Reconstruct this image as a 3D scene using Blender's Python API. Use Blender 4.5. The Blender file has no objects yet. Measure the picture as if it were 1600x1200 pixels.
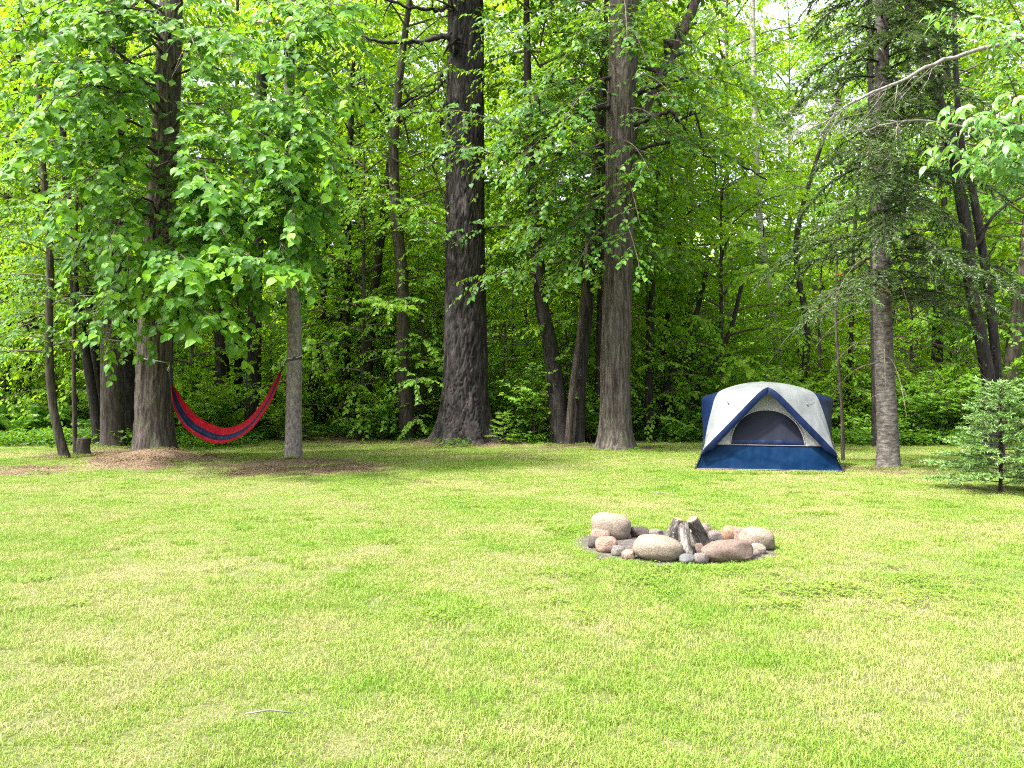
import bpy, math, random
import numpy as np
from mathutils import Vector, Matrix

R = math.radians
SC = bpy.context.scene
COL = SC.collection
PI = math.pi

# ------------------------------------------------------------------ camera, sky, sun, exposure
CAM_H = 1.6
F = 1209.0            # focal length in pixels of the 1600 px wide photograph
cam_d = bpy.data.cameras.new('camera')
cam_d.sensor_width = 36.0
cam_d.lens = 36.0 * F / 1600.0
cam_d.clip_start = 0.05
cam_d.clip_end = 1000
cam = bpy.data.objects.new('camera', cam_d)
cam.location = (0, 0, CAM_H)
cam.rotation_euler = (R(90), 0, 0)
COL.objects.link(cam)
SC.camera = cam

SUN_EL, SUN_AZ = 60.0, 244.0          # azimuth clockwise from +Y: 244 = from the left, behind the camera
w = bpy.data.worlds.new('World')
SC.world = w
w.use_nodes = True
nt = w.node_tree
sky = nt.nodes.new('ShaderNodeTexSky')
sky.sky_type = 'NISHITA'
sky.sun_disc = False
sky.sun_elevation = R(SUN_EL)
sky.sun_rotation = R(SUN_AZ)
sky.air_density = 1.0
sky.dust_density = 6.0
sky.ozone_density = 0.6
bg = nt.nodes['Background']
hz = nt.nodes.new('ShaderNodeHueSaturation')          # thin white haze over the whole sky
hz.inputs['Saturation'].default_value = 0.4
nt.links.new(sky.outputs[0], hz.inputs['Color'])
nt.links.new(hz.outputs[0], bg.inputs[0])
bg.inputs[1].default_value = 0.15

sd = bpy.data.lights.new('sun', 'SUN')
sd.energy = 3.2
sd.angle = R(3.5)
sd.color = (1.0, 0.95, 0.86)
sun = bpy.data.objects.new('sun', sd)
az, el = R(SUN_AZ), R(SUN_EL)
to_sun = Vector((math.sin(az) * math.cos(el), math.cos(az) * math.cos(el), math.sin(el)))
sun.rotation_euler = to_sun.to_track_quat('Z', 'Y').to_euler()
sun.location = (-20, -20, 40)
COL.objects.link(sun)

SC.view_settings.view_transform = 'Standard'
SC.view_settings.look = 'None'
SC.view_settings.exposure = 2.18
SC.view_settings.gamma = 1.0
SC.view_settings.use_curve_mapping = False
SC.render.engine = 'CYCLES'
SC.cycles.max_bounces = 14
SC.cycles.diffuse_bounces = 9
SC.cycles.glossy_bounces = 2
SC.cycles.transmission_bounces = 10
SC.cycles.filter_width = 1.1
SC.cycles.use_denoising = False          # 128 samples leave a fine grain; the denoiser smears leaves and grass
SC.cycles.use_adaptive_sampling = False
SC.cycles.sample_clamp_indirect = 6.0
try:
    SC.cycles.denoiser = 'OPENIMAGEDENOISE'
    SC.cycles.denoising_input_passes = 'RGB_ALBEDO_NORMAL'
except Exception:
    pass

rng = np.random.default_rng(7)
random.seed(7)


# ------------------------------------------------------------------ helpers
def P(px, py, Y):
    """photograph pixel at distance Y -> point of the place"""
    return np.array([(px - 800) / F * Y, Y, CAM_H + (600 - py) / F * Y])


def GY(py):
    return CAM_H * F / (py - 600.0)


def nrm(v):
    return v / np.maximum(np.linalg.norm(v, axis=-1, keepdims=True), 1e-9)


def tag(o, label=None, cat=None, group=None, kind=None):
    if label: o['label'] = label
    if cat: o['category'] = cat
    if group: o['group'] = group
    if kind: o['kind'] = kind
    return o


def thing(name, loc, label, cat, group=None, rz=0.0):
    o = bpy.data.objects.new(name, None)
    o.empty_display_size = 0.2
    o.location = tuple(loc)
    o.rotation_euler = (0, 0, rz)
    COL.objects.link(o)
    return tag(o, label, cat, group)


def link(name, me, parent=None, kind=None, label=None):
    o = bpy.data.objects.new(name, me)
    COL.objects.link(o)
    if parent is not None: o.parent = parent
    if kind: o['kind'] = kind
    if label: o['label'] = label
    return o


def np_mesh(name, V, T, mats, mi=None, rnd=None, smooth=None, attrs=None):
    me = bpy.data.meshes.new(name)
    V = np.ascontiguousarray(V, dtype=np.float32)
    T = np.ascontiguousarray(T, dtype=np.int32)
    n, m = len(V), len(T)
    me.vertices.add(n)
    me.vertices.foreach_set('co', V.ravel())
    me.loops.add(m * 3)
    me.loops.foreach_set('vertex_index', T.ravel())
    me.polygons.add(m)
    me.polygons.foreach_set('loop_start', np.arange(0, 3 * m, 3, dtype=np.int32))
    for mm in mats: me.materials.append(mm)
    if mi is not None: me.polygons.foreach_set('material_index', np.ascontiguousarray(mi, dtype=np.int32))
    if smooth is not None:
        s = np.full(m, bool(smooth)) if np.isscalar(smooth) else smooth
        me.polygons.foreach_set('use_smooth', np.ascontiguousarray(s, dtype=bool))
    me.update(calc_edges=True)
    if rnd is not None:
        a = me.attributes.new('rnd', 'FLOAT', 'FACE')
        a.data.foreach_set('value', np.ascontiguousarray(rnd, dtype=np.float32))
    for k, v in (attrs or {}).items():
        a = me.attributes.new(k, 'FLOAT', 'POINT')
        a.data.foreach_set('value', np.ascontiguousarray(v, dtype=np.float32))
    return me


class Geo:
    """collects triangles of several pieces of ONE mesh"""
    def __init__(s):
        s.V, s.T, s.M, s.Rn, s.S, s.n = [], [], [], [], [], 0

    def add(s, V, T, mat=0, rnd=None, smooth=False):
        V = np.asarray(V, float).reshape(-1, 3)
        T = np.asarray(T, int).reshape(-1, 3)
        s.V.append(V); s.T.append(T + s.n); s.n += len(V)
        s.M.append(np.full(len(T), mat)); s.S.append(np.full(len(T), smooth))
        s.Rn.append(np.zeros(len(T)) if rnd is None else rnd)

    def mesh(s, name, mats, origin=None):
        V = np.concatenate(s.V)
        if origin is not None: V = V - np.asarray(origin)
        return np_mesh(name, V, np.concatenate(s.T), mats, np.concatenate(s.M), np.concatenate(s.Rn), np.concatenate(s.S))


def quads(q):
    q = np.asarray(q).reshape(-1, 4)
    return np.concatenate([q[:, [0, 1, 2]], q[:, [0, 2, 3]]])


def tube(pts, rad, k=6, cap=True):
    pts = np.asarray(pts, float); rad = np.broadcast_to(np.asarray(rad, float), (len(pts),))
    t = np.gradient(pts, axis=0); t = nrm(t)
    ref = np.array([0.31, 0.17, 0.93]) if abs(t[0][2]) < 0.9 else np.array([1.0, 0.1, 0.0])
    u = nrm(np.cross(t, ref)); v = np.cross(t, u)
    a = np.arange(k) * 2 * PI / k
    V = pts[:, None] + rad[:, None, None] * (np.cos(a)[None, :, None] * u[:, None] + np.sin(a)[None, :, None] * v[:, None])
    n = len(pts)
    i, j = np.meshgrid(np.arange(n - 1), np.arange(k), indexing='ij')
    j2 = (j + 1) % k
    q = np.stack([i * k + j, i * k + j2, (i + 1) * k + j2, (i + 1) * k + j], -1)
    V = V.reshape(-1, 3); T = quads(q)
    if cap:
        V = np.concatenate([V, pts[:1], pts[-1:]])
        c0, c1 = n * k, n * k + 1
        jj = np.arange(k); j2 = (jj + 1) % k
        T = np.concatenate([T, np.stack([np.full(k, c0), j2, jj], -1),
                            np.stack([np.full(k, c1), (n - 1) * k + jj, (n - 1) * k + j2], -1)])
    return V, T


def spline(pts, n):
    """Catmull-Rom through the points"""
    p = np.asarray(pts, float)
    p = np.concatenate([2 * p[:1] - p[1:2], p, 2 * p[-1:] - p[-2:-1]])
    s = np.linspace(0, len(p) - 3 - 1e-6, n)
    i = s.astype(int); f = (s - i)[:, None]
    a, b, c, d = p[i], p[i + 1], p[i + 2], p[i + 3]
    return 0.5 * (2 * b + (c - a) * f + (2 * a - 5 * b + 4 * c - d) * f ** 2 + (3 * b - a - 3 * c + d) * f ** 3)


def vnoise(x, y, seed=0, px=None):
    """2-D value noise, 0..1; px: whole period along x"""
    x = np.asarray(x, float); y = np.asarray(y, float)
    xi = np.floor(x).astype(np.int64); yi = np.floor(y).astype(np.int64)
    fx = x - xi; fy = y - yi
    fx = fx * fx * (3 - 2 * fx); fy = fy * fy * (3 - 2 * fy)

    def h(a, b):
        if px: a = np.mod(a, px)
        k = (a * 374761393 + b * 668265263 + seed * 1442695041) & 0x7fffffff
        k = ((k ^ (k >> 13)) * 1274126177) & 0x7fffffff
        return ((k ^ (k >> 16)) & 0xffff) / 65535.0
    return (h(xi, yi) * (1 - fx) + h(xi + 1, yi) * fx) * (1 - fy) + (h(xi, yi + 1) * (1 - fx) + h(xi + 1, yi + 1) * fx) * fy


def fbm(x, y, seed=0, o=4):
    s = 0; a = 0.5
    for k in range(o):
        s = s + a * vnoise(x * 2 ** k, y * 2 ** k, seed + k * 17); a *= 0.5
    return s / (1 - 0.5 ** o)


# ------------------------------------------------------------------ materials
def mat(name):
    m = bpy.data.materials.new(name); m.use_nodes = True
    n = m.node_tree
    return m, n, n.nodes['Principled BSDF'], n.nodes['Material Output']


def N(n, t, **kw):
    o = n.nodes.new(t)
    for k, v in kw.items():
        if k.startswith('i_'): o.inputs[k[2:].replace('_', ' ')].default_value = v
        else: setattr(o, k, v)
    return o


def ramp(n, fac, stops, interp='LINEAR'):
    r = n.nodes.new('ShaderNodeValToRGB')
    r.color_ramp.interpolation = interp
    e = r.color_ramp.elements
    while len(e) < len(stops): e.new(0.5)
    for k, (p, c) in enumerate(stops):
        e[k].position = p; e[k].color = (*c, 1)
    n.links.new(fac, r.inputs[0])
    return r.outputs[0]


def mixc(n, fac, a, b, mode='MIX'):
    m = n.nodes.new('ShaderNodeMix'); m.data_type = 'RGBA'; m.blend_type = mode
    for s, v in ((0, fac), (6, a), (7, b)):
        if hasattr(v, 'is_linked'): n.links.new(v, m.inputs[s])
        elif s == 0: m.inputs[0].default_value = v
        else: m.inputs[s].default_value = (*v, 1)
    return m.outputs[2]


def math_(n, op, a, b=None):
    m = n.nodes.new('ShaderNodeMath'); m.operation = op
    for s, v in ((0, a), (1, b)):
        if v is None: continue
        if hasattr(v, 'is_linked'): n.links.new(v, m.inputs[s])
        else: m.inputs[s].default_value = v
    return m.outputs[0]


def noise(n, scale, detail=4, rough=0.55, vec=None, dim='3D'):
    t = n.nodes.new('ShaderNodeTexNoise'); t.inputs['Scale'].default_value = scale
    t.inputs['Detail'].default_value = detail; t.inputs['Roughness'].default_value = rough
    if vec is not None: n.links.new(vec, t.inputs['Vector'])
    return t.outputs['Fac']


def position(n, scale=(1, 1, 1)):
    g = n.nodes.new('ShaderNodeNewGeometry')
    m = n.nodes.new('ShaderNodeMapping'); m.inputs['Scale'].default_value = scale
    n.links.new(g.outputs['Position'], m.inputs[0])
    return m.outputs[0]


def bump(n, bsdf, h, strength, dist):
    b = n.nodes.new('ShaderNodeBump'); b.inputs['Strength'].default_value = strength
    b.inputs['Distance'].default_value = dist
    n.links.new(h, b.inputs['Height']); n.links.new(b.outputs[0], bsdf.inputs['Normal'])


def leaf_mat(name, c0, c1, c2, trans=0.45, tcol=(0.30, 0.45, 0.03), rough=0.42, spec=0.45, clump=0.9):
    m, n, b, out = mat(name)
    at = N(n, 'ShaderNodeAttribute', attribute_name='rnd')
    oi = n.nodes.new('ShaderNodeObjectInfo')
    v = math_(n, 'FRACT', math_(n, 'ADD', at.outputs['Fac'], oi.outputs['Random']))
    big = noise(n, clump, 2, 0.5, position(n))
    v2 = math_(n, 'ADD', math_(n, 'MULTIPLY', v, 0.6), math_(n, 'MULTIPLY', math_(n, 'SUBTRACT', big, 0.3), 1.0))
    c = ramp(n, v2, [(0.0, c0), (0.5, c1), (1.0, c2)])
    n.links.new(c, b.inputs['Base Color'])
    b.inputs['Roughness'].default_value = rough
    b.inputs['Specular IOR Level'].default_value = spec
    tr = n.nodes.new('ShaderNodeBsdfTranslucent')
    tc = mixc(n, 0.65, c, tcol)
    n.links.new(tc, tr.inputs[0])
    mx = n.nodes.new('ShaderNodeMixShader'); mx.inputs[0].default_value = trans
    n.links.new(b.outputs[0], mx.inputs[1]); n.links.new(tr.outputs[0], mx.inputs[2])
    n.links.new(mx.outputs[0], out.inputs[0])
    return m


def bark_mat(name, c0, c1, c2, sx=1.0, sz=0.12, scale=14.0, strength=0.7, dist=0.02, moss=0.0, spots=0.0):
    m, n, b, out = mat(name)
    tc = n.nodes.new('ShaderNodeTexCoord')
    mp = n.nodes.new('ShaderNodeMapping'); mp.inputs['Scale'].default_value = (sx, sx, sz)
    n.links.new(tc.outputs['Object'], mp.inputs[0])
    f = noise(n, scale, 5, 0.65, mp.outputs[0])
    g = noise(n, 1.7, 3, 0.6, tc.outputs['Object'])
    fine = noise(n, scale * 5, 3, 0.7, mp.outputs[0])
    v = math_(n, 'ADD', math_(n, 'MULTIPLY', f, 0.65), math_(n, 'MULTIPLY', fine, 0.35))
    c = ramp(n, v, [(0.39, c0), (0.5, c1), (0.61, c2)])
    lich = ramp(n, g, [(0.52, (0, 0, 0)), (0.72, (1, 1, 1))])
    c = mixc(n, math_(n, 'MULTIPLY', lich, 0.35), c, tuple(min(1, x * 1.7 + 0.02) for x in c1))
    if moss:
        mm = ramp(n, noise(n, 3.0, 4, 0.6, tc.outputs['Object']), [(0.5, (0, 0, 0)), (0.7, (1, 1, 1))])
        c = mixc(n, math_(n, 'MULTIPLY', mm, moss), c, (0.06, 0.09, 0.025))
    if spots:
        ss = ramp(n, noise(n, 26.0, 2, 0.5, tc.outputs['Object']), [(0.66, (0, 0, 0)), (0.72, (1, 1, 1))])
        c = mixc(n, math_(n, 'MULTIPLY', ss, spots), c, (0.38, 0.38, 0.35))
    n.links.new(c, b.inputs['Base Color'])
    b.inputs['Roughness'].default_value = 0.9
    b.inputs['Specular IOR Level'].default_value = 0.2
    bump(n, b, v, strength, dist)
    return m


M = {}
M['bark_pine'] = bark_mat('bark_pine', (0.006, 0.0058, 0.0062), (0.023, 0.0205, 0.021), (0.060, 0.048, 0.046), scale=9, sz=0.2, dist=0.03)
M['bark_grey'] = bark_mat('bark_grey', (0.015, 0.0125, 0.011), (0.058, 0.048, 0.042), (0.125, 0.107, 0.094), scale=16, sz=0.09, dist=0.02, moss=0.25)
M['bark_smooth'] = bark_mat('bark_smooth', (0.065, 0.057, 0.05), (0.14, 0.125, 0.11), (0.22, 0.20, 0.178), scale=24, sz=0.5, dist=0.008, strength=0.5, spots=0.5)
M['bark_brown'] = bark_mat('bark_brown', (0.016, 0.0135, 0.0115), (0.047, 0.039, 0.033), (0.095, 0.081, 0.069), scale=20, sz=0.12, dist=0.012, moss=0.2)
M['bark_dark'] = bark_mat('bark_dark', (0.008, 0.007, 0.0065), (0.020, 0.0175, 0.016), (0.044, 0.039, 0.035), scale=18, sz=0.12, dist=0.015, spots=0.25)
M['bark_spruce'] = bark_mat('bark_spruce', (0.03, 0.027, 0.024), (0.08, 0.072, 0.064), (0.16, 0.146, 0.13), scale=9, sx=1.0, sz=3.0, dist=0.012, spots=0.3)
M['bark_birch'] = bark_mat('bark_birch', (0.08, 0.075, 0.065), (0.24, 0.23, 0.21), (0.34, 0.33, 0.31), scale=7, sx=0.7, sz=4, dist=0.004)
M['dead_wood'] = bark_mat('dead_wood', (0.08, 0.074, 0.066), (0.16, 0.15, 0.135), (0.25, 0.235, 0.215), scale=20, sz=1.0, dist=0.004)
M['twig'] = bark_mat('twig', (0.05, 0.042, 0.033), (0.10, 0.085, 0.065), (0.15, 0.13, 0.10), scale=20, sz=1.0, dist=0.002)

M['leaf_linden'] = leaf_mat('leaf_linden', (0.018, 0.075, 0.010), (0.052, 0.155, 0.011), (0.165, 0.330, 0.014), 0.42, (0.24, 0.48, 0.01), spec=0.2, rough=0.5, clump=1.3)
M['leaf_maple'] = leaf_mat('leaf_maple', (0.016, 0.065, 0.010), (0.042, 0.130, 0.012), (0.105, 0.225, 0.015), 0.42, (0.22, 0.38, 0.012), spec=0.25, rough=0.5)
M['leaf_under'] = leaf_mat('leaf_under', (0.065, 0.175, 0.012), (0.135, 0.285, 0.016), (0.26, 0.40, 0.018), 0.52, (0.48, 0.74, 0.02), clump=0.45, spec=0.25, rough=0.5)
M['leaf_forest'] = leaf_mat('leaf_forest', (0.022, 0.080, 0.010), (0.070, 0.180, 0.012), (0.20, 0.34, 0.014), 0.56, (0.44, 0.70, 0.015), clump=0.45, spec=0.25, rough=0.5)
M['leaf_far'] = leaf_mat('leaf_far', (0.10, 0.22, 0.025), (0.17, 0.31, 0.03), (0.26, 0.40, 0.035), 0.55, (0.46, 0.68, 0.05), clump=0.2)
M['leaf_shrub'] = leaf_mat('leaf_shrub', (0.065, 0.175, 0.022), (0.125, 0.275, 0.028), (0.22, 0.38, 0.03), 0.48, (0.38, 0.60, 0.025), clump=0.8, spec=0.25, rough=0.5)
M['leaf_fern'] = leaf_mat('leaf_fern', (0.040, 0.135, 0.018), (0.080, 0.205, 0.022), (0.14, 0.285, 0.03), 0.45, (0.26, 0.46, 0.03))
M['leaf_cherry'] = leaf_mat('leaf_cherry', (0.045, 0.150, 0.030), (0.085, 0.220, 0.035), (0.15, 0.29, 0.04), 0.42, (0.22, 0.42, 0.04), spec=0.55, rough=0.35)
M['needle'] = leaf_mat('needle', (0.024, 0.060, 0.018), (0.048, 0.096, 0.024), (0.09, 0.145, 0.034), 0.25, (0.13, 0.21, 0.025), clump=1.4)
M['needle_blue'] = leaf_mat('needle_blue', (0.08, 0.185, 0.045), (0.15, 0.28, 0.068), (0.24, 0.36, 0.095), 0.22, (0.16, 0.28, 0.08), clump=1.6)
M['needle_rust'] = leaf_mat('needle_rust', (0.20, 0.07, 0.025), (0.30, 0.11, 0.035), (0.36, 0.17, 0.06), 0.2, (0.35, 0.16, 0.05))


def simple(name, col, rough=0.8, spec=0.3, nscale=0, amt=0.15, bmp=0, bscale=30, bdist=0.01):
    m, n, b, out = mat(name)
    b.inputs['Roughness'].default_value = rough
    b.inputs['Specular IOR Level'].default_value = spec
    tc = n.nodes.new('ShaderNodeTexCoord')
    if nscale:
        f = noise(n, nscale, 4, 0.6, tc.outputs['Object'])
        c = ramp(n, f, [(0.3, tuple(x * (1 - amt) for x in col)), (0.7, tuple(min(1, x * (1 + amt)) for x in col))])
        n.links.new(c, b.inputs['Base Color'])
    else:
        b.inputs['Base Color'].default_value = (*col, 1)
    if bmp:
        bump(n, b, noise(n, bscale, 4, 0.6, tc.outputs['Object']), bmp, bdist)
    return m


# ------------------------------------------------------------------ ground
# bare earth and litter under the trees: (x, y, rx, ry, strength)
def gp(px, py):
    Y = GY(py); return ((px - 800) / F * Y, Y)


BARE = [(*gp(236, 724), 1.35, 1.9, 1.0), (*gp(482, 732), 1.75, 1.5, 0.95), (*gp(728, 693), 2.0, 1.5, 0.9), (*gp(962, 702), 1.1, 0.9, 0.75),
        (*gp(1390, 735), 0.7, 0.6, 0.7), (*gp(150, 712), 1.3, 1.5, 0.95), (*gp(20, 735), 1.5, 0.9, 0.75), (*gp(560, 690), 1.5, 1.2, 0.6),
        (*gp(890, 697), 1.2, 0.9, 0.7), (*gp(1550, 765), 0.7, 0.6, 0.5), (*gp(350, 722), 1.6, 1.2, 0.45), (*gp(880, 700), 1.6, 0.7, 0.5)]
MOUND = [(*gp(238, 722), 1.5, 0.27), (*gp(460, 727), 1.2, 0.10), (*gp(728, 690), 2.2, 0.14), (*gp(962, 702), 1.3, 0.08),
         (*gp(1388, 733), 0.9, 0.05), (*gp(165, 700), 1.4, 0.08), (*gp(545, 684), 1.6, 0.16)]
PIT = ((1058 - 800) / F * 7.62, 7.62)


def height(x, y):
    h = 0.05 * (fbm(x * 0.25 + 5, y * 0.25, 3, 3) - 0.5)
    for mx, my, r, a in MOUND:
        h = h + a * np.exp(-((x - mx) ** 2 + (y - my) ** 2) / (2 * (r * 0.5) ** 2))
    d = np.hypot(x - PIT[0], y - PIT[1])
    h = h * np.clip((d - 1.0) / 1.0, 0, 1)
    return h + 0.0 * x


def litter(x, y):
    v = 0 * x
    for bx, by, rx, ry, s in BARE:
        d = np.sqrt(((x - bx) / rx) ** 2 + ((y - by) / ry) ** 2)
        d = d + 0.9 * (fbm(x * 1.3 + bx, y * 1.3, 11, 4) - 0.5)
        v = np.maximum(v, s * np.clip((1.15 - d) / 0.55, 0, 1))
    return v


EDGE = 21.0


def woods(x, y):
    e = EDGE + 2.8 * (fbm(x * 0.3 + 9, y * 0.0 + 2, 21, 3) - 0.5) + np.where(x < -9, 1.5, 0) + np.where(x > 6, -0.5, 0)
    return np.clip((y - e) / 0.8, 0, 1)


gx = np.concatenate([np.linspace(-320, -22, 16)[:-1], np.linspace(-22, 22, 221), np.linspace(22, 320, 16)[1:]])
gy = np.concatenate([np.linspace(-60, 0, 8)[:-1], np.linspace(0, 26, 151), np.linspace(26, 420, 30)[1:]])
X, Yg = np.meshgrid(gx, gy)
V = np.stack([X, Yg, height(X, Yg)], -1).reshape(-1, 3)
ny, nx = X.shape
i, j = np.meshgrid(np.arange(ny - 1), np.arange(nx - 1), indexing='ij')
q = np.stack([i * nx + j, i * nx + j + 1, (i + 1) * nx + j + 1, (i + 1) * nx + j], -1)
m, n, b, out = mat('soil')
pos = position(n)
la = N(n, 'ShaderNodeAttribute', attribute_name='litter').outputs['Fac']
wa = N(n, 'ShaderNodeAttribute', attribute_name='woods').outputs['Fac']
turf = ramp(n, noise(n, 1.6, 6, 0.65, pos), [(0.30, (0.045, 0.075, 0.018)), (0.5, (0.085, 0.105, 0.032)), (0.70, (0.15, 0.14, 0.06))])
straw = ramp(n, noise(n, 70, 4, 0.7, pos), [(0.35, (0.05, 0.06, 0.02)), (0.6, (0.20, 0.185, 0.095))])
turf = mixc(n, 0.5, turf, straw)
lit = ramp(n, noise(n, 28, 6, 0.75, pos), [(0.30, (0.045, 0.030, 0.020)), (0.5, (0.125, 0.088, 0.058)), (0.72, (0.25, 0.19, 0.13))])
c = mixc(n, la, turf, lit)
fl = ramp(n, noise(n, 9, 6, 0.7, pos), [(0.3, (0.03, 0.024, 0.016)), (0.55, (0.075, 0.06, 0.03)), (0.7, (0.06, 0.085, 0.022))])
c = mixc(n, wa, c, fl)
n.links.new(c, b.inputs['Base Color'])
b.inputs['Roughness'].default_value = 0.95
b.inputs['Specular IOR Level'].default_value = 0.1
bump(n, b, noise(n, 45, 5, 0.7, pos), 0.8, 0.03)
M['soil'] = m
me = np_mesh('ground', V, quads(q), [M['soil']], smooth=True,
             attrs={'litter': litter(X, Yg).ravel(), 'woods': woods(X, Yg).ravel()})
ground = link('ground', me, kind='structure')
tag(ground, 'open lawn of short mown grass running back into the woods')

# bare earth inside the ring of stones
k = 72
a = np.arange(k) * 2 * PI / k
rings = []
for f in (0.0, 0.35, 0.7, 0.9, 1.0):
    rr = f * (1.0 + 0.16 * (vnoise(a / (2 * PI) * 9, a * 0, 5, 9) - 0.5) + 0.12 * (vnoise(a / (2 * PI) * 24, a * 0, 6, 24) - 0.5))
    z = 0.012 + 0.03 * (vnoise(a / (2 * PI) * 14, a * 0 + f * 7, 9, 14)) * (1 - f) + (0.006 if f < 1 else -0.006) + 0 * a
    rings.append(np.stack([PIT[0] + 0.98 * rr * np.cos(a) - 0.05, PIT[1] - 0.0 + 0.80 * rr * np.sin(a), z], -1))
V = np.concatenate(rings)
qs = [[r * k + t, r * k + (t + 1) % k, (r + 1) * k + (t + 1) % k, (r + 1) * k + t] for r in range(4) for t in range(k)]
m, n, b, out = mat('ash')
pos = position(n)
c = ramp(n, noise(n, 22, 6, 0.75, pos), [(0.28, (0.022, 0.019, 0.017)), (0.5, (0.058, 0.050, 0.044)), (0.75, (0.13, 0.115, 0.10))])
n.links.new(c, b.inputs['Base Color']); b.inputs['Roughness'].default_value = 0.95
bump(n, b, noise(n, 60, 5, 0.7, pos), 0.9, 0.02)
M['ash'] = m
tag(link('bare_earth', np_mesh('bare_earth', V, quads(qs), [m], smooth=True), kind='structure'), 'bare grey earth and ash inside the ring of stones')

# ------------------------------------------------------------------ grass (stuff: geometry nodes scatter small patches)
def grass_mat(name, c, tr):
    m, n, b, out = mat(name)
    at = N(n, 'ShaderNodeAttribute', attribute_name='rnd').outputs['Fac']
    pos = position(n)
    big = noise(n, 0.55, 4, 0.62, pos)
    mid = noise(n, 2.6, 3, 0.6, pos)
    v = math_(n, 'ADD', math_(n, 'MULTIPLY', at, 0.24), math_(n, 'ADD', math_(n, 'MULTIPLY', big, 0.85), math_(n, 'MULTIPLY', mid, 0.38)))
    v = math_(n, 'MULTIPLY', v, 0.72)
    col = ramp(n, v, c)
    n.links.new(col, b.inputs['Base Color'])
    b.inputs['Roughness'].default_value = 0.5
    b.inputs['Specular IOR Level'].default_value = 0.3
    t = n.nodes.new('ShaderNodeBsdfTranslucent'); n.links.new(col, t.inputs[0])
    mx = n.nodes.new('ShaderNodeMixShader'); mx.inputs[0].default_value = tr
    n.links.new(b.outputs[0], mx.inputs[1]); n.links.new(t.outputs[0], mx.inputs[2])
    n.links.new(mx.outputs[0], out.inputs[0])
    return m


M['grass'] = grass_mat('grass', [(0.28, (0.078, 0.215, 0.012)), (0.42, (0.155, 0.268, 0.026)), (0.54, (0.225, 0.295, 0.058)), (0.66, (0.345, 0.325, 0.15))], 0.35)
M['clover'] = grass_mat('clover', [(0.25, (0.075, 0.17, 0.015)), (0.5, (0.13, 0.23, 0.025)), (0.7, (0.20, 0.27, 0.04))], 0.35)
M['litter'] = grass_mat('litter', [(0.2, (0.045, 0.028, 0.017)), (0.45, (0.105, 0.070, 0.044)), (0.7, (0.20, 0.145, 0.092))], 0.15)


def blades(nb, size, h0, h1, wd, bend, seed):
    r = np.random.default_rng(seed)
    x = r.uniform(-size / 2, size / 2, nb); y = r.uniform(-size / 2, size / 2, nb)
    hh = h0 + (h1 - h0) * r.random(nb) ** 1.5
    a = r.uniform(0, 2 * PI, nb); d = np.stack([np.cos(a), np.sin(a)], -1)
    bn = bend * r.uniform(0.2, 1.3, nb)
    fa = r.uniform(0, 2 * PI, nb); s = np.stack([np.cos(fa), np.sin(fa)], -1) * (wd * r.uniform(0.6, 1.3, nb))[:, None]
    p0 = np.stack([x, y], -1)
    V = np.zeros((nb, 5, 3))
    V[:, 0, :2] = p0 - s / 2; V[:, 1, :2] = p0 + s / 2
    md = p0 + d * (hh * bn * 0.35)[:, None]
    V[:, 2, :2] = md - s * 0.4; V[:, 3, :2] = md + s * 0.4
    V[:, 2:4, 2] = (hh * 0.6)[:, None]
    V[:, 4, :2] = p0 + d * (hh * bn)[:, None]; V[:, 4, 2] = hh * (1.0 - 0.28 * bn)
    V[:, :2, 2] = -0.01
    b0 = (np.arange(nb) * 5)[:, None]
    T = np.concatenate([b0 + [0, 1, 3], b0 + [0, 3, 2], b0 + [2, 3, 4]], 1).reshape(-1, 3)
    return V.reshape(-1, 3), T, np.repeat(r.random(nb), 3)


def src_collection(name, meshes):
    c = bpy.data.collections.new(name)
    for q_, me_ in enumerate(meshes):
        c.objects.link(bpy.data.objects.new('%s_%02d' % (name, q_), me_))
    return c


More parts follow.
